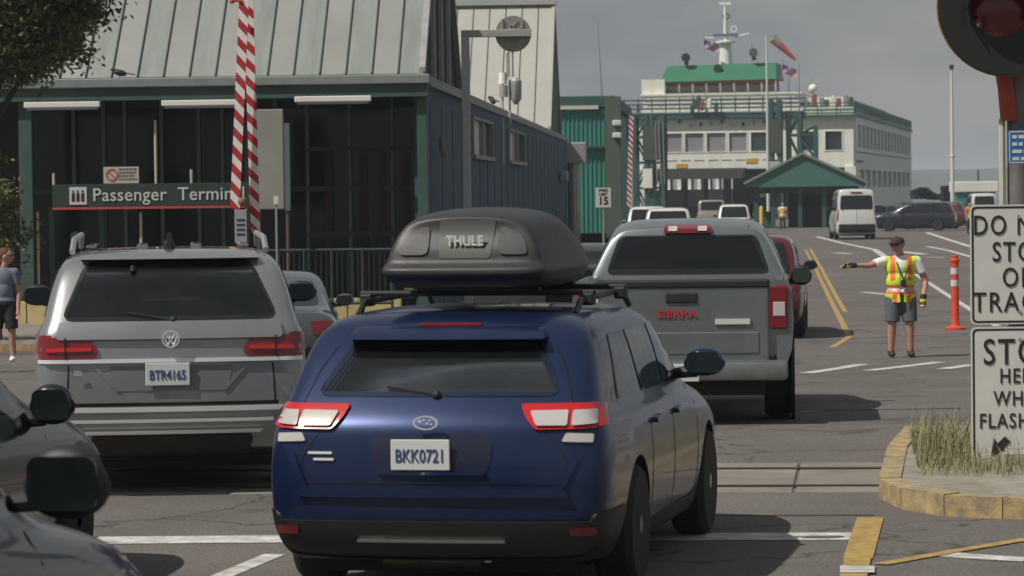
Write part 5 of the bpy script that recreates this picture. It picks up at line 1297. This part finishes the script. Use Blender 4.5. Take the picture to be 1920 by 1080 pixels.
# end wall above the car deck with window openings
wins_ = [(1246, 1280), (1284, 1321), (1325, 1362), (1367, 1402), (1408, 1441)]
zt0, zt1 = fz(285), fz(250)
mb = MB(); zlo, zhi = fz(316), fz(214)
xs = [fu(1146+20)]; mb.b2((-9.7, .0, zhi-.0), (9.7, .4, fz(205))); mb.b2((-9.7, 0, zt1), (9.7, .4, zhi)); mb.b2((-9.7, 0, zlo), (9.7, .4, zt0))
cur = -9.7; allw = [(fu(a), fu(b_)) for a, b_ in wins_]+[(fu(1505), fu(1533)), (fu(1547), fu(1580))]
for a, b_ in allw: mb.b2((cur, 0, zt0), (a, .4, zt1)); cur = b_
mb.b2((cur, 0, zt0), (9.7, .4, zt1)); mb.build('end_wall', fwhite, FB)
for i, (a, b_) in enumerate(allw):
    w_ = MB(); w_.b2((a-.05, -.05, zt0-.08), (b_+.05, .02, zt0)); w_.b2((a-.05, -.05, zt1), (b_+.05, .02, zt1+.08)); w_.b2((a-.06, -.05, zt0), (a+.05, .02, zt1)); w_.b2((b_-.05, -.05, zt0), (b_+.06, .02, zt1)); wo = w_.build('window', fwhite, FB)
    g = MB(); g.b2((a+.05, .15, zt0), (b_-.05, .2, zt1)); g.build('pane', pbr('pane_pale', (.26, .26, .28), .3, spec=.7) if i < 4 else winglass, wo)
# long side walls with openings
def sidewall(x, sgn):
    mb = MB(); mb.b2((x-.2, .4, fz(322)), (x+.2, LF, 5.7)); mb.b2((x-.2, .4, 7.75), (x+.2, LF, 8.9)); mb.b2((x-.2, .4, .2), (x+.2, LF, 2.0))
    v = .4
    for i in range(16):
        a = 3+i*5.5; mb.b2((x-.2, v, 5.7), (x+.2, a, 7.75)); v = a+4.1
    mb.b2((x-.2, v, 5.7), (x+.2, LF, 7.75)); v = .4
    for i in range(10):
        a = 5+i*8.5; mb.b2((x-.2, v, 2.0), (x+.2, a, fz(322))); v = a+6.4
    mb.b2((x-.2, v, 2.0), (x+.2, LF, fz(322))); mb.build('side_wall', fwhite, FB)
    for i in range(16):
        a = 3+i*5.5; w_ = MB()
        w_.b2((x-.22, a, 5.62), (x+.22, a+4.1, 5.7))
        for t in (0, 1.35, 2.7): w_.b2((x-.1, a+t, 5.69), (x+.1, a+t+.15, 7.75))
        wo = w_.build('window', fwhite, FB); g = MB(); g.b2((x-.05, a, 5.7), (x+.02, a+4.1, 7.75)); g.build('pane', winglass, wo)
    for i in range(11): fbox('belt_rail', (x+sgn*.22-.08, i*8.3+.5, 4.3), (x+sgn*.22+.08, i*8.3+8.6, 4.5), fgreen) if i == 0 else None
sidewall(9.7, 1); sidewall(-9.7, -1)
fbox('sheer_strip', (9.9, .3, 8.45), (9.96, LF, 8.62), pbr('strip_dark', (.05, .06, .08), .6)); fbox('sheer_strip', (9.9, .3, 5.2), (9.96, LF, 5.3), fgreen)
fbox('upper_deck', (-10.1, -.6, fz(222)), (10.1, LF+.5, fz(219)), fgreen)
fbox('deck_ceiling', (-9.6, .4, fz(320)), (9.6, LF, fz(318)), pbr('ceiling_grey', (.12, .12, .12), .8))
fbox('bulkhead', (-4.5, 30, .3), (6, 30.4, 3.9), pbr('bulkhead_blue', (.13, .17, .21), .7))
for i in range(7): fbox('casing_stanchion', (-6.8+i*1.35, 8+(i % 3)*5, .3), (-6.4+i*1.35, 8.6+(i % 3)*5, 3.9), pbr('bulkhead_blue', (.13, .17, .21), .7))
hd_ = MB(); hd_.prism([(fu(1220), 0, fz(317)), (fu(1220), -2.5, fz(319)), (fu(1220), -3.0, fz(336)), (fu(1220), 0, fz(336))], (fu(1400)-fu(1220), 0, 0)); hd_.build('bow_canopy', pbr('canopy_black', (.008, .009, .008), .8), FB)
for u in (-9.4, 9.4): fbox('bow_post', (u-.5, -.3, .2), (u+.5, .6, fz(316)), fwhite)
# level two house below the bridge
fbox('officer_deck', (fu(1203), 1.0, fz(205)), (fu(1500), 16, fz(178)), fwhite)
fbox('wing_house', (fu(1200), 1.2, fz(178)), (fu(1244), 12, fz(147)), fwhite)
fbox('deck_lip', (fu(1203)-.2, .7, fz(178)), (fu(1500)+.2, 16.2, fz(175)), fwhite)
# pilot house
a, b_ = fu(1243), fu(1452); z0p, z1p = fz(177), fz(151)
fbox('pilot_house_base', (a, 2.2, z0p-.2), (b_, 8, z0p+.25), fwhite); fbox('pilot_house', (a+.2, 2.7, z0p), (b_-.2, 7.8, z1p), pbr('wheelhouse_inner', (.10, .04, .025), .7))
n = 8
for i in range(n+1):
    u = a+(b_-a)*i/n; mb = MB(); mb.prism([(u-.09, 2.2, z0p+.25), (u+.09, 2.2, z0p+.25), (u+.09, 1.9, z1p), (u-.09, 1.9, z1p)], (0, .15, 0)); mb.build('window_post', fwhite, FB)
for i in range(n):
    u = a+(b_-a)*i/n; u2 = a+(b_-a)*(i+1)/n; mb = MB(); mb.prism([(u+.09, 2.25, z0p+.25), (u2-.09, 2.25, z0p+.25), (u2-.09, 1.98, z1p), (u+.09, 1.98, z1p)], (0, .04, 0)); mb.build('window_pane', pbr('bridge_glass', (.03, .018, .015), .1, spec=.8), FB)
fbox('window_brow', (a, 1.9, z1p-.25), (b_, 2.1, z1p), pbr('brow_orange', (.25, .07, .03), .6))
mb = MB(); A = fu(1235); B = fu(1455); A2 = fu(1246); B2 = fu(1452)
v8 = [(A, 1.2, fz(152)), (B, 1.2, fz(150)), (B, 9, fz(150)), (A, 9, fz(152))]; t8 = [(A2, 2.6, fz(121)), (B2, 2.6, fz(118)), (B2, 8, fz(118)), (A2, 8, fz(121))]
for i in range(4): mb.poly([v8[i], v8[(i+1) % 4], t8[(i+1) % 4], t8[i]])
mb.poly(t8); mb.poly(v8[::-1]); mb.build('pilot_house_roof', fgreen, FB)
fbox('roof_wing', (fu(1212), 2.5, fz(152)), (A+.1, 8, fz(150)), fwhite)
# masts, radar, searchlights
mb = MB(); u = fu(1354); mb.tube((u, 4, fz(120)), (u, 4, fz(78)), .62, .5, n=14); mb.tube((u, 4, fz(78)), (u, 4, fz(8)), .2, .16, n=10); mb.build('mast', fwhite, FB, smooth=True)
fbox('mast_head', (u-.55, 3.8, fz(6)), (u+.55, 4.2, fz(1)), fwhite); fbox('radar', (fu(1331), 3.7, fz(65)), (fu(1377), 4.1, fz(61)), pbr('radar_blue', (.10, .14, .22), .5))
mb = MB(); mb.tube((fu(1313), 4, fz(67)), (fu(1354), 4, fz(71)), .06); mb.tube((fu(1354), 4, fz(71)), (fu(1400), 4, fz(61)), .06); mb.lathe([(.9, fz(78)), (.9, fz(75)), (.3, fz(73))], c=(u, 4, 0), n=14); mb.build('yardarm', fwhite, FB)
for px, py in ((1370, 52), (1356, 28)): mb = MB(); mb.lathe([(.22, 0), (.32, 0), (.32, .12), (.22, .12)], c=(fu(px), 3.9, fz(py)), axis='Y', n=14, ring_=True); mb.build('antenna', black if py < 40 else fwhite, FB)
for px, py, mt in ((1283, 106, black), (1411, 99, pbr('lamp_olive', (.08, .09, .05), .6)), (1344, 128, black)):
    mb = MB(); mb.tube((fu(px), 2.4, fz(py+14)), (fu(px), 2.4, fz(py)), .2, n=8); mb.ball((fu(px), 2.4, fz(py)), .38, 2); mb.tube((fu(px), 2.1, fz(py)), (fu(px), 1.85, fz(py)), .38, .4, n=14); mb.build('searchlight', mt, FB, smooth=True)
# railings and deck gear
def rail(a, b_, v, z, hh=1.05, st=1.4, name='railing', mat=stgreen):
    a_, b2_ = Vector(a), Vector(b_); L_ = (b2_-a_).length; k = max(1, int(L_/st)); mb = MB()
    for f in (.35, .7, 1): mb.tube(a_+Vector((0, 0, hh*f)), b2_+Vector((0, 0, hh*f)), .045, n=5)
    for i in range(k+1): p = a_.lerp(b2_, i/k); mb.tube(p, p+Vector((0, 0, hh)), .05, n=5)
    return mb.build(name, mat, FB)
zd = fz(219)
rail((fu(1500), -.3, zd), (9.9, -.3, zd), 0, 0); rail((9.9, -.3, zd), (9.9, LF, zd), 0, 0); rail((-9.9, -.3, zd), (-9.9, 40, zd), 0, 0)
for i in range(16):
    v = 12+i*5; mb = MB(); mb.b2((9.2, v, zd+.1), (9.8, v+2.2, zd+.9+(i % 3)*.15), bev=.2); mb.build('life_raft', [stgreen, greentrim, galv][i % 3], FB)
fbox('boat_deck_house', (5.6, 4, zd), (8.6, 14, zd+1.7), fwhite); fbox('boat_deck_house', (1, 20, zd), (8.4, 70, zd+1.9), pbr('house_grey', (.3, .32, .32), .6), bev=.3)
mb = MB(); mb.lathe([(.01, fz(186)), (.6, fz(188)), (.7, fz(196)), (.7, fz(215))], c=(fu(1545), 3, 0), n=16); mb.build('vent_dome', fwhite, FB, smooth=True)
mb = MB(); mb.ball((fu(1521), 3, fz(168)), .42, 2); mb.tube((fu(1521), 3, fz(168)), (fu(1521), 3, fz(215)), .12); mb.build('radome', fwhite, FB, smooth=True)
for i in range(9): mb = MB(); u = 5+i*.55; mb.box((u, 1.5+(i % 2), zd+.7+(i % 3)*.2), (.4, .5, 1.0+(i % 4)*.3), bev=.05); mb.build('deck_locker', [stgreen, fwhite, pbr('locker_red', (.25, .06, .05), .6), galv][i % 4], FB)
for px, py in ((1278, 311), (1410, 303)):
    mb = MB(); mb.b2((fu(px)-.5, -.06, fz(py)-.2), (fu(px)+.5, -.005, fz(py)+.22)); mb.build('yellow_plate', pbr('plate_amber', (.55, .32, .03), .6), FB)
for i in range(9): mb = MB(); mb.box((fu(1275+i*20), -.12, fz(228+(i*7) % 9)), (.22, .2, .3)); mb.build('deck_lamp', [black, galv][i % 2], FB)

for i in range(12):
    u = fu(1206)+i*1.15; mb = MB(); mb.tube((u, .7, fz(205)), (u, .7, fz(205)+1.0), .04, n=5); mb.tube((u, .7, fz(205)+1.0), (u+1.15, .7, fz(205)+1.0), .04, n=5); mb.tube((u, .7, fz(205)+.5), (u+1.15, .7, fz(205)+.5), .03, n=5); mb.build('rail_section', fwhite, FB)
for i in range(8):
    mb = MB(); u = fu(1250)+i*1.25; mb.b2((u, -.04, fz(300)-.06), (u+.9, -.0, fz(300)+.03)); mb.build('rub_strip', pbr('streak_grey', (.4, .4, .36), .6), FB)
for i, px in enumerate((1216, 1262, 1400, 1470, 1512)):
    mb = MB(); z_ = fz(178) if px < 1500 else zd; mb.tube((fu(px), 6, z_), (fu(px), 6, z_+2.2+(i % 3)*1.3), .05, .03, n=5); mb.build('whip_aerial', galv, FB)
# whole flags and a wind sock
def flag(loc, L_, h_, rz, label, droop=.5):
    q = empty('flag', loc, rz, label=label, cat='flag', group='ferry flags'); nx, ny = 16, 13; b = bmesh.new(); g = []
    for i in range(nx+1):
        r_ = []
        for j in range(ny+1):
            t = i/nx; r_.append(b.verts.new((t*L_, .10*math.sin(t*7+j*.3), -j/ny*h_-droop*t*L_)))
        g.append(r_)
    for i in range(nx):
        for j in range(ny):
            f = b.faces.new((g[i][j], g[i+1][j], g[i+1][j+1], g[i][j+1])); f.smooth = True
            f.material_index = 2 if (i < nx*.42 and j < 7) else (0 if j % 2 == 0 else 1)
    me = bpy.data.meshes.new('f'); b.to_mesh(me); b.free(); link('cloth', me, [pbr('flag_red', (.40, .05, .09), .8), pbr('flag_white', (.5, .48, .5), .8), pbr('flag_blue', (.05, .06, .22), .8)], q)
    mb = MB(); mb.tube((0, 0, .4), (0, 0, -h_*1.6), .05); mb.build('halyard', galv, q); return q
p = P(1320, 74, 303); flag((p.x, 303, p.z), 1.4, .8, 0, 'flag flying left of the ferry mast below the radar', .35)
p = P(1467, 120, 301); flag((p.x, 301, p.z), 1.3, .8, 0, 'flag flying right of the green pilot house roof below the wind sock', .4)
wp = empty('windsock_pole', (X(1440, 282), 282, H(282)), 0, label='tall thin white pole carrying the wind sock in front of the ferry', cat='pole')
zz = P(1440, 66, 282).z-H(282); mb = MB(); mb.tube((0, 0, 0), (0, 0, zz), .14, .08, n=10); mb.build('pole', pbr('pole_white', (.6, .6, .56), .5), wp, smooth=True)
mb = MB(); mb.tube((0, 0, zz-.05), (.5, 0, zz-.05), .03); mb.build('arm', galv, wp)
ws = empty('windsock', (X(1452, 282), 282, P(1452, 72, 282).z), 0, label='faded orange wind sock drooping to the right on its pole', cat='wind sock')
mb = MB(); dirv = Vector((.72, .1, -.68)); prev = Vector((0, 0, 0))
for i in range(7):
    r0 = .44-.045*i; p2 = prev+dirv*.38; mb.tube(prev, p2, r0, r0-.045, n=14, cap=False, mi=1 if i < 2 else 0); prev = p2
mb.build('sock', [pbr('sock_orange', (.72, .17, .16), .8), pbr('sock_pale', (.55, .40, .30), .8)], ws, smooth=True)
tp = empty('thin_mast', (X(1500, 285), 285, H(285)), 0, label='thin grey mast right of the wind sock with stays', cat='mast')
zz = P(1500, 122, 285).z-H(285); mb = MB(); mb.tube((0, 0, 0), (0, 0, zz), .1, .05, n=8); mb.tube((-.4, 0, zz-2.6), (.6, 0, zz-2.4), .04); mb.build('pole', galv, tp)

# ---- overhead loading walkway with lattice towers
WY = 284.0; wk = empty('loading_walkway', (X(1330, WY), WY, 0), -R(7), label='green overhead passenger walkway on lattice towers in front of the ferry', cat='walkway')
def wu_(px): return (px-1330)/21.83
def wz(py): return EYE+(353.5-py)/21.83
mb = MB(); mb.b2((wu_(1146), 0, wz(224)), (wu_(1510), 2.6, wz(213)), bev=.05); mb.build('deck_beam', stgreen, wk)
mb = MB(); mb.b2((wu_(1146), -.06, wz(214)), (wu_(1510), .0, wz(211))); mb.build('beam_flange', pbr('flange_blue', (.11, .17, .22), .5), wk)
for z in (wz(203), wz(195), wz(187)):
    for v in (0, 2.5): mb = MB(); mb.tube((wu_(1146), v, z), (wu_(1510), v, z), .055, n=6); mb.build('rail', pbr('rail_grey', (.14, .16, .19), .5), wk)
for i in range(15):
    u = wu_(1146)+(wu_(1510)-wu_(1146))*i/14; mb = MB(); mb.tube((u, 0, wz(213)), (u, 0, wz(184)), .06, n=6); mb.build('rail_post', stgreen, wk)
def tower(u0, u1, z1, v0=0, v1=3.2, step=2.2, zb=None):
    zb = H(284); 
    for u in (u0, u1):
        for v in (v0, v1): mb = MB(); mb.b2((u-.17, v-.17, zb), (u+.17, v+.17, z1)); mb.build('tower_leg', stgreen, wk)
    z = zb+.6; k = 0
    while z < z1-.5:
        zn = min(z+step, z1)
        for v in (v0, v1): mb = MB(); mb.tube((u0, v, z), (u1, v, zn), .09, n=5) if k % 2 else mb.tube((u1, v, z), (u0, v, zn), .09, n=5); mb.b2((u0, v-.08, z-.1), (u1, v+.08, z+.1)); mb.build('brace', stgreen, wk)
        z = zn; k += 1
tower(wu_(1152), wu_(1170), wz(213)); tower(wu_(1190), wu_(1212), wz(213)); tower(wu_(1222), wu_(1243), wz(213))
tower(wu_(1446), wu_(1462), wz(190)); tower(wu_(1478), wu_(1500), wz(213)); tower(wu_(1500), wu_(1530), wz(240), v0=-2, v1=.5)
mb = MB(); mb.b2((wu_(1206), -.3, wz(300)), (wu_(1240), 1.2, wz(238))); mb.build('cable_panel', pbr('panel_olive', (.06, .07, .05), .8), wk)
mb = MB(); mb.b2((wu_(1444), -.3, wz(290)), (wu_(1466), 1.2, wz(228))); mb.build('cable_panel', pbr('panel_olive', (.06, .07, .05), .8), wk)
mb = MB(); mb.b2((wu_(1206), -.6, wz(352)), (wu_(1224), .6, wz(316))); mb.build('white_panel', fwhite, wk)
for px, py in ((1312, 190), (1318, 200), (1306, 196), (1300, 205), (1332, 196), (1345, 202)):
    mb = MB(); mb.box((wu_(px), -.3, wz(py)), (.35, .4, .8), bev=.08); mb.build('deck_gear', [pbr('locker_red', (.25, .06, .05), .6), fwhite, stgreen][(px+py) % 3], wk)
for px in (1300, 1312, 1325): mb = MB(); mb.tube((wu_(px), -.2, wz(213)), (wu_(px), -.2, wz(178)), .07, n=6); mb.build('hoist_post', galv, wk)
for px, dz in ((1148, 0), (1230, 3)):
    for k in range(3): mb = MB(); mb.tube((wu_(px+k*7), -.3, wz(225)), (wu_(px+k*7+3), -.4, wz(345)), .04, n=5); mb.build('hoist_cable', galv, wk)
mb = MB(); mb.b2((wu_(1440), -.5, wz(330)), (wu_(1512), 1, wz(306)), bev=.05); mb.build('apron_beam', pbr('apron_pale', (.40, .42, .40), .6), wk)
mb = MB(); mb.b2((wu_(1425), -.6, wz(372)), (wu_(1452), .8, wz(332))); mb.build('counterweight', stgreen, wk)

# ---- green gabled shelter
SD = 222.0; sh = empty('green_shelter', (X(1508, SD), SD, H(SD)), -R(4), label='dark green open shelter with a low gabled roof in front of the ferry', cat='shelter')
s_ = F/SD; q0 = lambda px: (px-1508)/s_; q1 = lambda py: P(1508, py, SD).z-H(SD)
mb = MB(); mb.prism([(q0(1398), -.5, q1(344)), (q0(1505), -.5, q1(290)), (q0(1622), -.5, q1(344)), (q0(1622), -.5, q1(350)), (q0(1398), -.5, q1(350))], (0, 7, 0)); mb.build('gable_roof', teal2, sh)
mb = MB(); mb.prism([(q0(1396), -.7, q1(345)), (q0(1505), -.7, q1(290)), (q0(1505), -.7, q1(285)), (q0(1394), -.7, q1(341))], (0, 7.5, 0)); mb.prism([(q0(1624), -.7, q1(345)), (q0(1505), -.7, q1(290)), (q0(1505), -.7, q1(285)), (q0(1626), -.7, q1(341))], (0, 7.5, 0)); mb.build('roof_edge', pbr('roof_edge_grey', (.20, .23, .20), .6), sh)
mb = MB(); mb.b2((q0(1410), .2, q1(362)), (q0(1610), .5, q1(350))); mb.build('beam', greydk, sh)
for px in (1418, 1450, 1500, 1545, 1590, 1606): mb = MB(); mb.b2((q0(px)-.14, .1, 0), (q0(px)+.14, .4, q1(350))); mb.build('post', stgreen, sh)
mb = MB(); mb.b2((q0(1480), 5.6, 0), (q0(1606), 6, q1(350))); mb.build('back_wall', darkint, sh)
mb = MB(); mb.b2((q0(1420), 1.5, .0), (q0(1446), 3, 1.1), bev=.05); mb.build('counter', greentrim, sh)
mb = MB(); mb.b2((q0(1583), -.1, q1(348)), (q0(1602), .0, q1(338))); mb.build('notice', signw, sh)
bl_ = empty('bollard', (X(1427, 205), 205, H(205)), 0, label='yellow bollard left of the green shelter', cat='bollard')
mb = MB(); mb.lathe([(.12, 0), (.12, 1.5), (.08, 1.58), (.01, 1.6)], n=14); mb.build('tube', pbr('bollard_yellow', (.6, .42, .04), .6), bl_, smooth=True)

# ---- teal building
BD = 150.0; tb = empty('teal_building', (X(1145, BD), BD, H(BD)), -R(4), label='teal corrugated building behind the blue terminal wall', cat='building')
zq = lambda py: P(1100, py, BD).z-H(BD)
mb = MB(); mb.b2((-6, 0, 0), (0, 22, zq(203))); mb.build('wall', tealwall, tb)
mb = MB()
for i in range(30): mb.b2((-.05-i*.2-.06, -.05, .3), (-.05-i*.2, .0, zq(206)))
mb.build('corrugation', tealwall, tb, kind='stuff')
mb = MB(); mb.b2((-6.3, -.14, zq(201)), (.25, 22.5, zq(180)), bev=.03); mb.build('fascia', stgreen, tb)
mb = MB(); mb.b2((-6.3, -.25, zq(205)), (-.5, -.15, zq(198))); mb.build('gutter', pbr('gutter_cream', (.55, .50, .42), .6), tb)
mb = MB(); mb.b2((-6, -.3, zq(278)), (0, -.02, zq(274))); mb.build('belt_beam', stgreen, tb)
mb = MB(); mb.b2((-.2, -.6, 0), (.5, .1, zq(182))); mb.build('corner_frame', pbr('frame_olive', (.07, .10, .08), .7), tb)
for k_, z in enumerate((zq(232), zq(255))): mb = MB(); mb.box((.35, -.8, z), (.4, .5, .25), bev=.05); mb.build('flood_lamp', signw, tb)
mb = MB(); mb.tube((-.4, 1, zq(180)), (-.55, 1, zq(34)), .05, .015, n=6); mb.build('whip_aerial', galv, tb)
# loose storage next to it
for i, (px, py, w_, h_, mt, lb) in enumerate(((1100, 420, 1.6, .9, wood, 'dark timber crate under the teal building'), (1128, 425, 1.0, .7, wood, 'low dark crate right of the larger timber crate'))):
    p = (X(px, 140), 140+i*.5); mb = MB(); mb.b2((-w_/2, -.5, 0), (w_/2, .5, h_), bev=.02); q = empty('crate', (p[0], p[1], H(140)), 0, label=lb, cat='crate'); mb.build('box', mt, q)
    for z in (.25, .5): m2 = MB(); m2.b2((-w_/2-.02, -.54, h_*z*1.5-.04), (w_/2+.02, -.5, h_*z*1.5+.04)); m2.build('slat', wood, q)
# speed limit sign
sd = 95.0; sp = empty('speed_limit_sign', (X(1131, sd), sd, H(sd)), 0, label='white speed limit 15 sign on a thin post', cat='sign'); s_ = F/sd
zq2 = lambda py: P(1131, py, sd).z-H(sd)
mb = MB(); mb.b2((-.22, 0, zq2(389)), (.22, .012, zq2(352)), bev=.004); mb.build('panel', signw, sp)
mb = MB(); mb.tube((0, .04, 0), (0, .04, zq2(356)), .035, n=8); mb.build('post', galv, sp)
text('lettering', 'SPEED', .115, signk, sp, (0, -.005, zq2(357)), bold=.015, sx=.9, depth=.003); text('lettering', 'LIMIT', .115, signk, sp, (0, -.005, zq2(364.5)), bold=.015, sx=.9, depth=.003); text('lettering', '15', .30, signk, sp, (0, -.005, zq2(377)), bold=.03, depth=.003)
# raised striped gate far away
gd2 = 98.0; g2 = empty('traffic_gate', (X(1182, gd2), gd2, H(gd2)), 0, label='raised red and white striped gate arm beyond the speed limit sign', cat='barrier gate')
q3 = lambda px, py: Vector((P(px, py, gd2).x-X(1182, gd2), 0, P(px, py, gd2).z-H(gd2)))
striped('gate_arm', q3(1179, 392), q3(1184, 216), .13, 34, g2)
mb = MB(); mb.b2((-.2, .05, 0), (.12, .4, 1.35), bev=.03); mb.build('mechanism_case', galv, g2)
# light pole at the right, distant
lp = empty('light_pole', (X(1786, 235), 235, H(235)), 0, label='tall white light pole on the far dock at the right', cat='light pole')
zz = P(1786, 128, 235).z-H(235); mb = MB(); mb.tube((0, 0, 0), (0, 0, zz), .17, .09, n=12); mb.build('pole', pbr('pole_white', (.6, .6, .56), .5), lp, smooth=True)
mb = MB(); mb.box((0, 0, zz+.1), (.3, .4, .3), bev=.05); mb.build('lamp_head', black, lp)
zz2 = P(1786, 293, 235).z-H(235); mb = MB(); mb.tube((-.3, 0, zz2), (.3, 0, zz2), .06); mb.ball((0, 0, zz2), .2, 1); mb.build('camera_arm', signw, lp)
# booth
bd = 240.0; bo = empty('toll_booth', (X(1838, bd), bd, H(bd)), 0, label='small green and white booth at the far right of the dock', cat='booth'); s_ = F/bd
zb3 = lambda py: P(1838, py, bd).z-H(bd)
mb = MB(); mb.b2((-1.7, 0, 0), (1.1, 2.5, zb3(360))); mb.build('wall', tealwall, bo); mb = MB(); mb.b2((-1.9, -.2, zb3(360)), (1.3, 2.7, zb3(340)), bev=.05); mb.build('roof_band', fwhite, bo)
mb = MB(); mb.b2((-1.0, -.03, 1.1), (.4, .0, 2.0)); wn = mb.build('window', glass, bo)
mb = MB(); mb.tube((0, 1, zb3(340)), (0, 1, zb3(318)), .06); mb.build('aerial', black, bo)
bk = MB(); bk.b2((X(1770, 245), 245, H(245)), (X(1793, 245), 247, P(1780, 348, 245).z)); bk.build('storage_hut', navy, label='narrow dark blue hut left of the far booth', cat='hut')
# far bushes
bm_ = bmesh.new()
for i in range(5200):
    t = rnd.random(); px = 1712+t*90; hgt = (353-(352-8*math.sin(t*5)-6*rnd.random()))*.0
    p = P(px, 372, 272); top = 372-18*(.6+.4*math.sin(t*9))*rnd.random()**.5; z = P(px, top, 272).z
    c = Vector((p.x, 272+rnd.uniform(-1.5, 1.5), max(H(272), z))); s3 = rnd.uniform(.12, .3)
    nrm = Vector((rnd.gauss(0, 1), rnd.gauss(0, 1), rnd.gauss(.3, 1))).normalized(); t1 = nrm.orthogonal().normalized()*s3; t2 = nrm.cross(t1)
    bm_.faces.new([bm_.verts.new(c+t1), bm_.verts.new(c+t2*.6), bm_.verts.new(c-t1), bm_.verts.new(c-t2*.6)])
me = bpy.data.meshes.new('bushes'); bm_.to_mesh(me); bm_.free(); link('bushes', me, pbr('bush_dark', (.025, .035, .022), .9, var=.3), kind='stuff', label='dark low bushes on the far dock edge behind the light pole', cat='bushes')
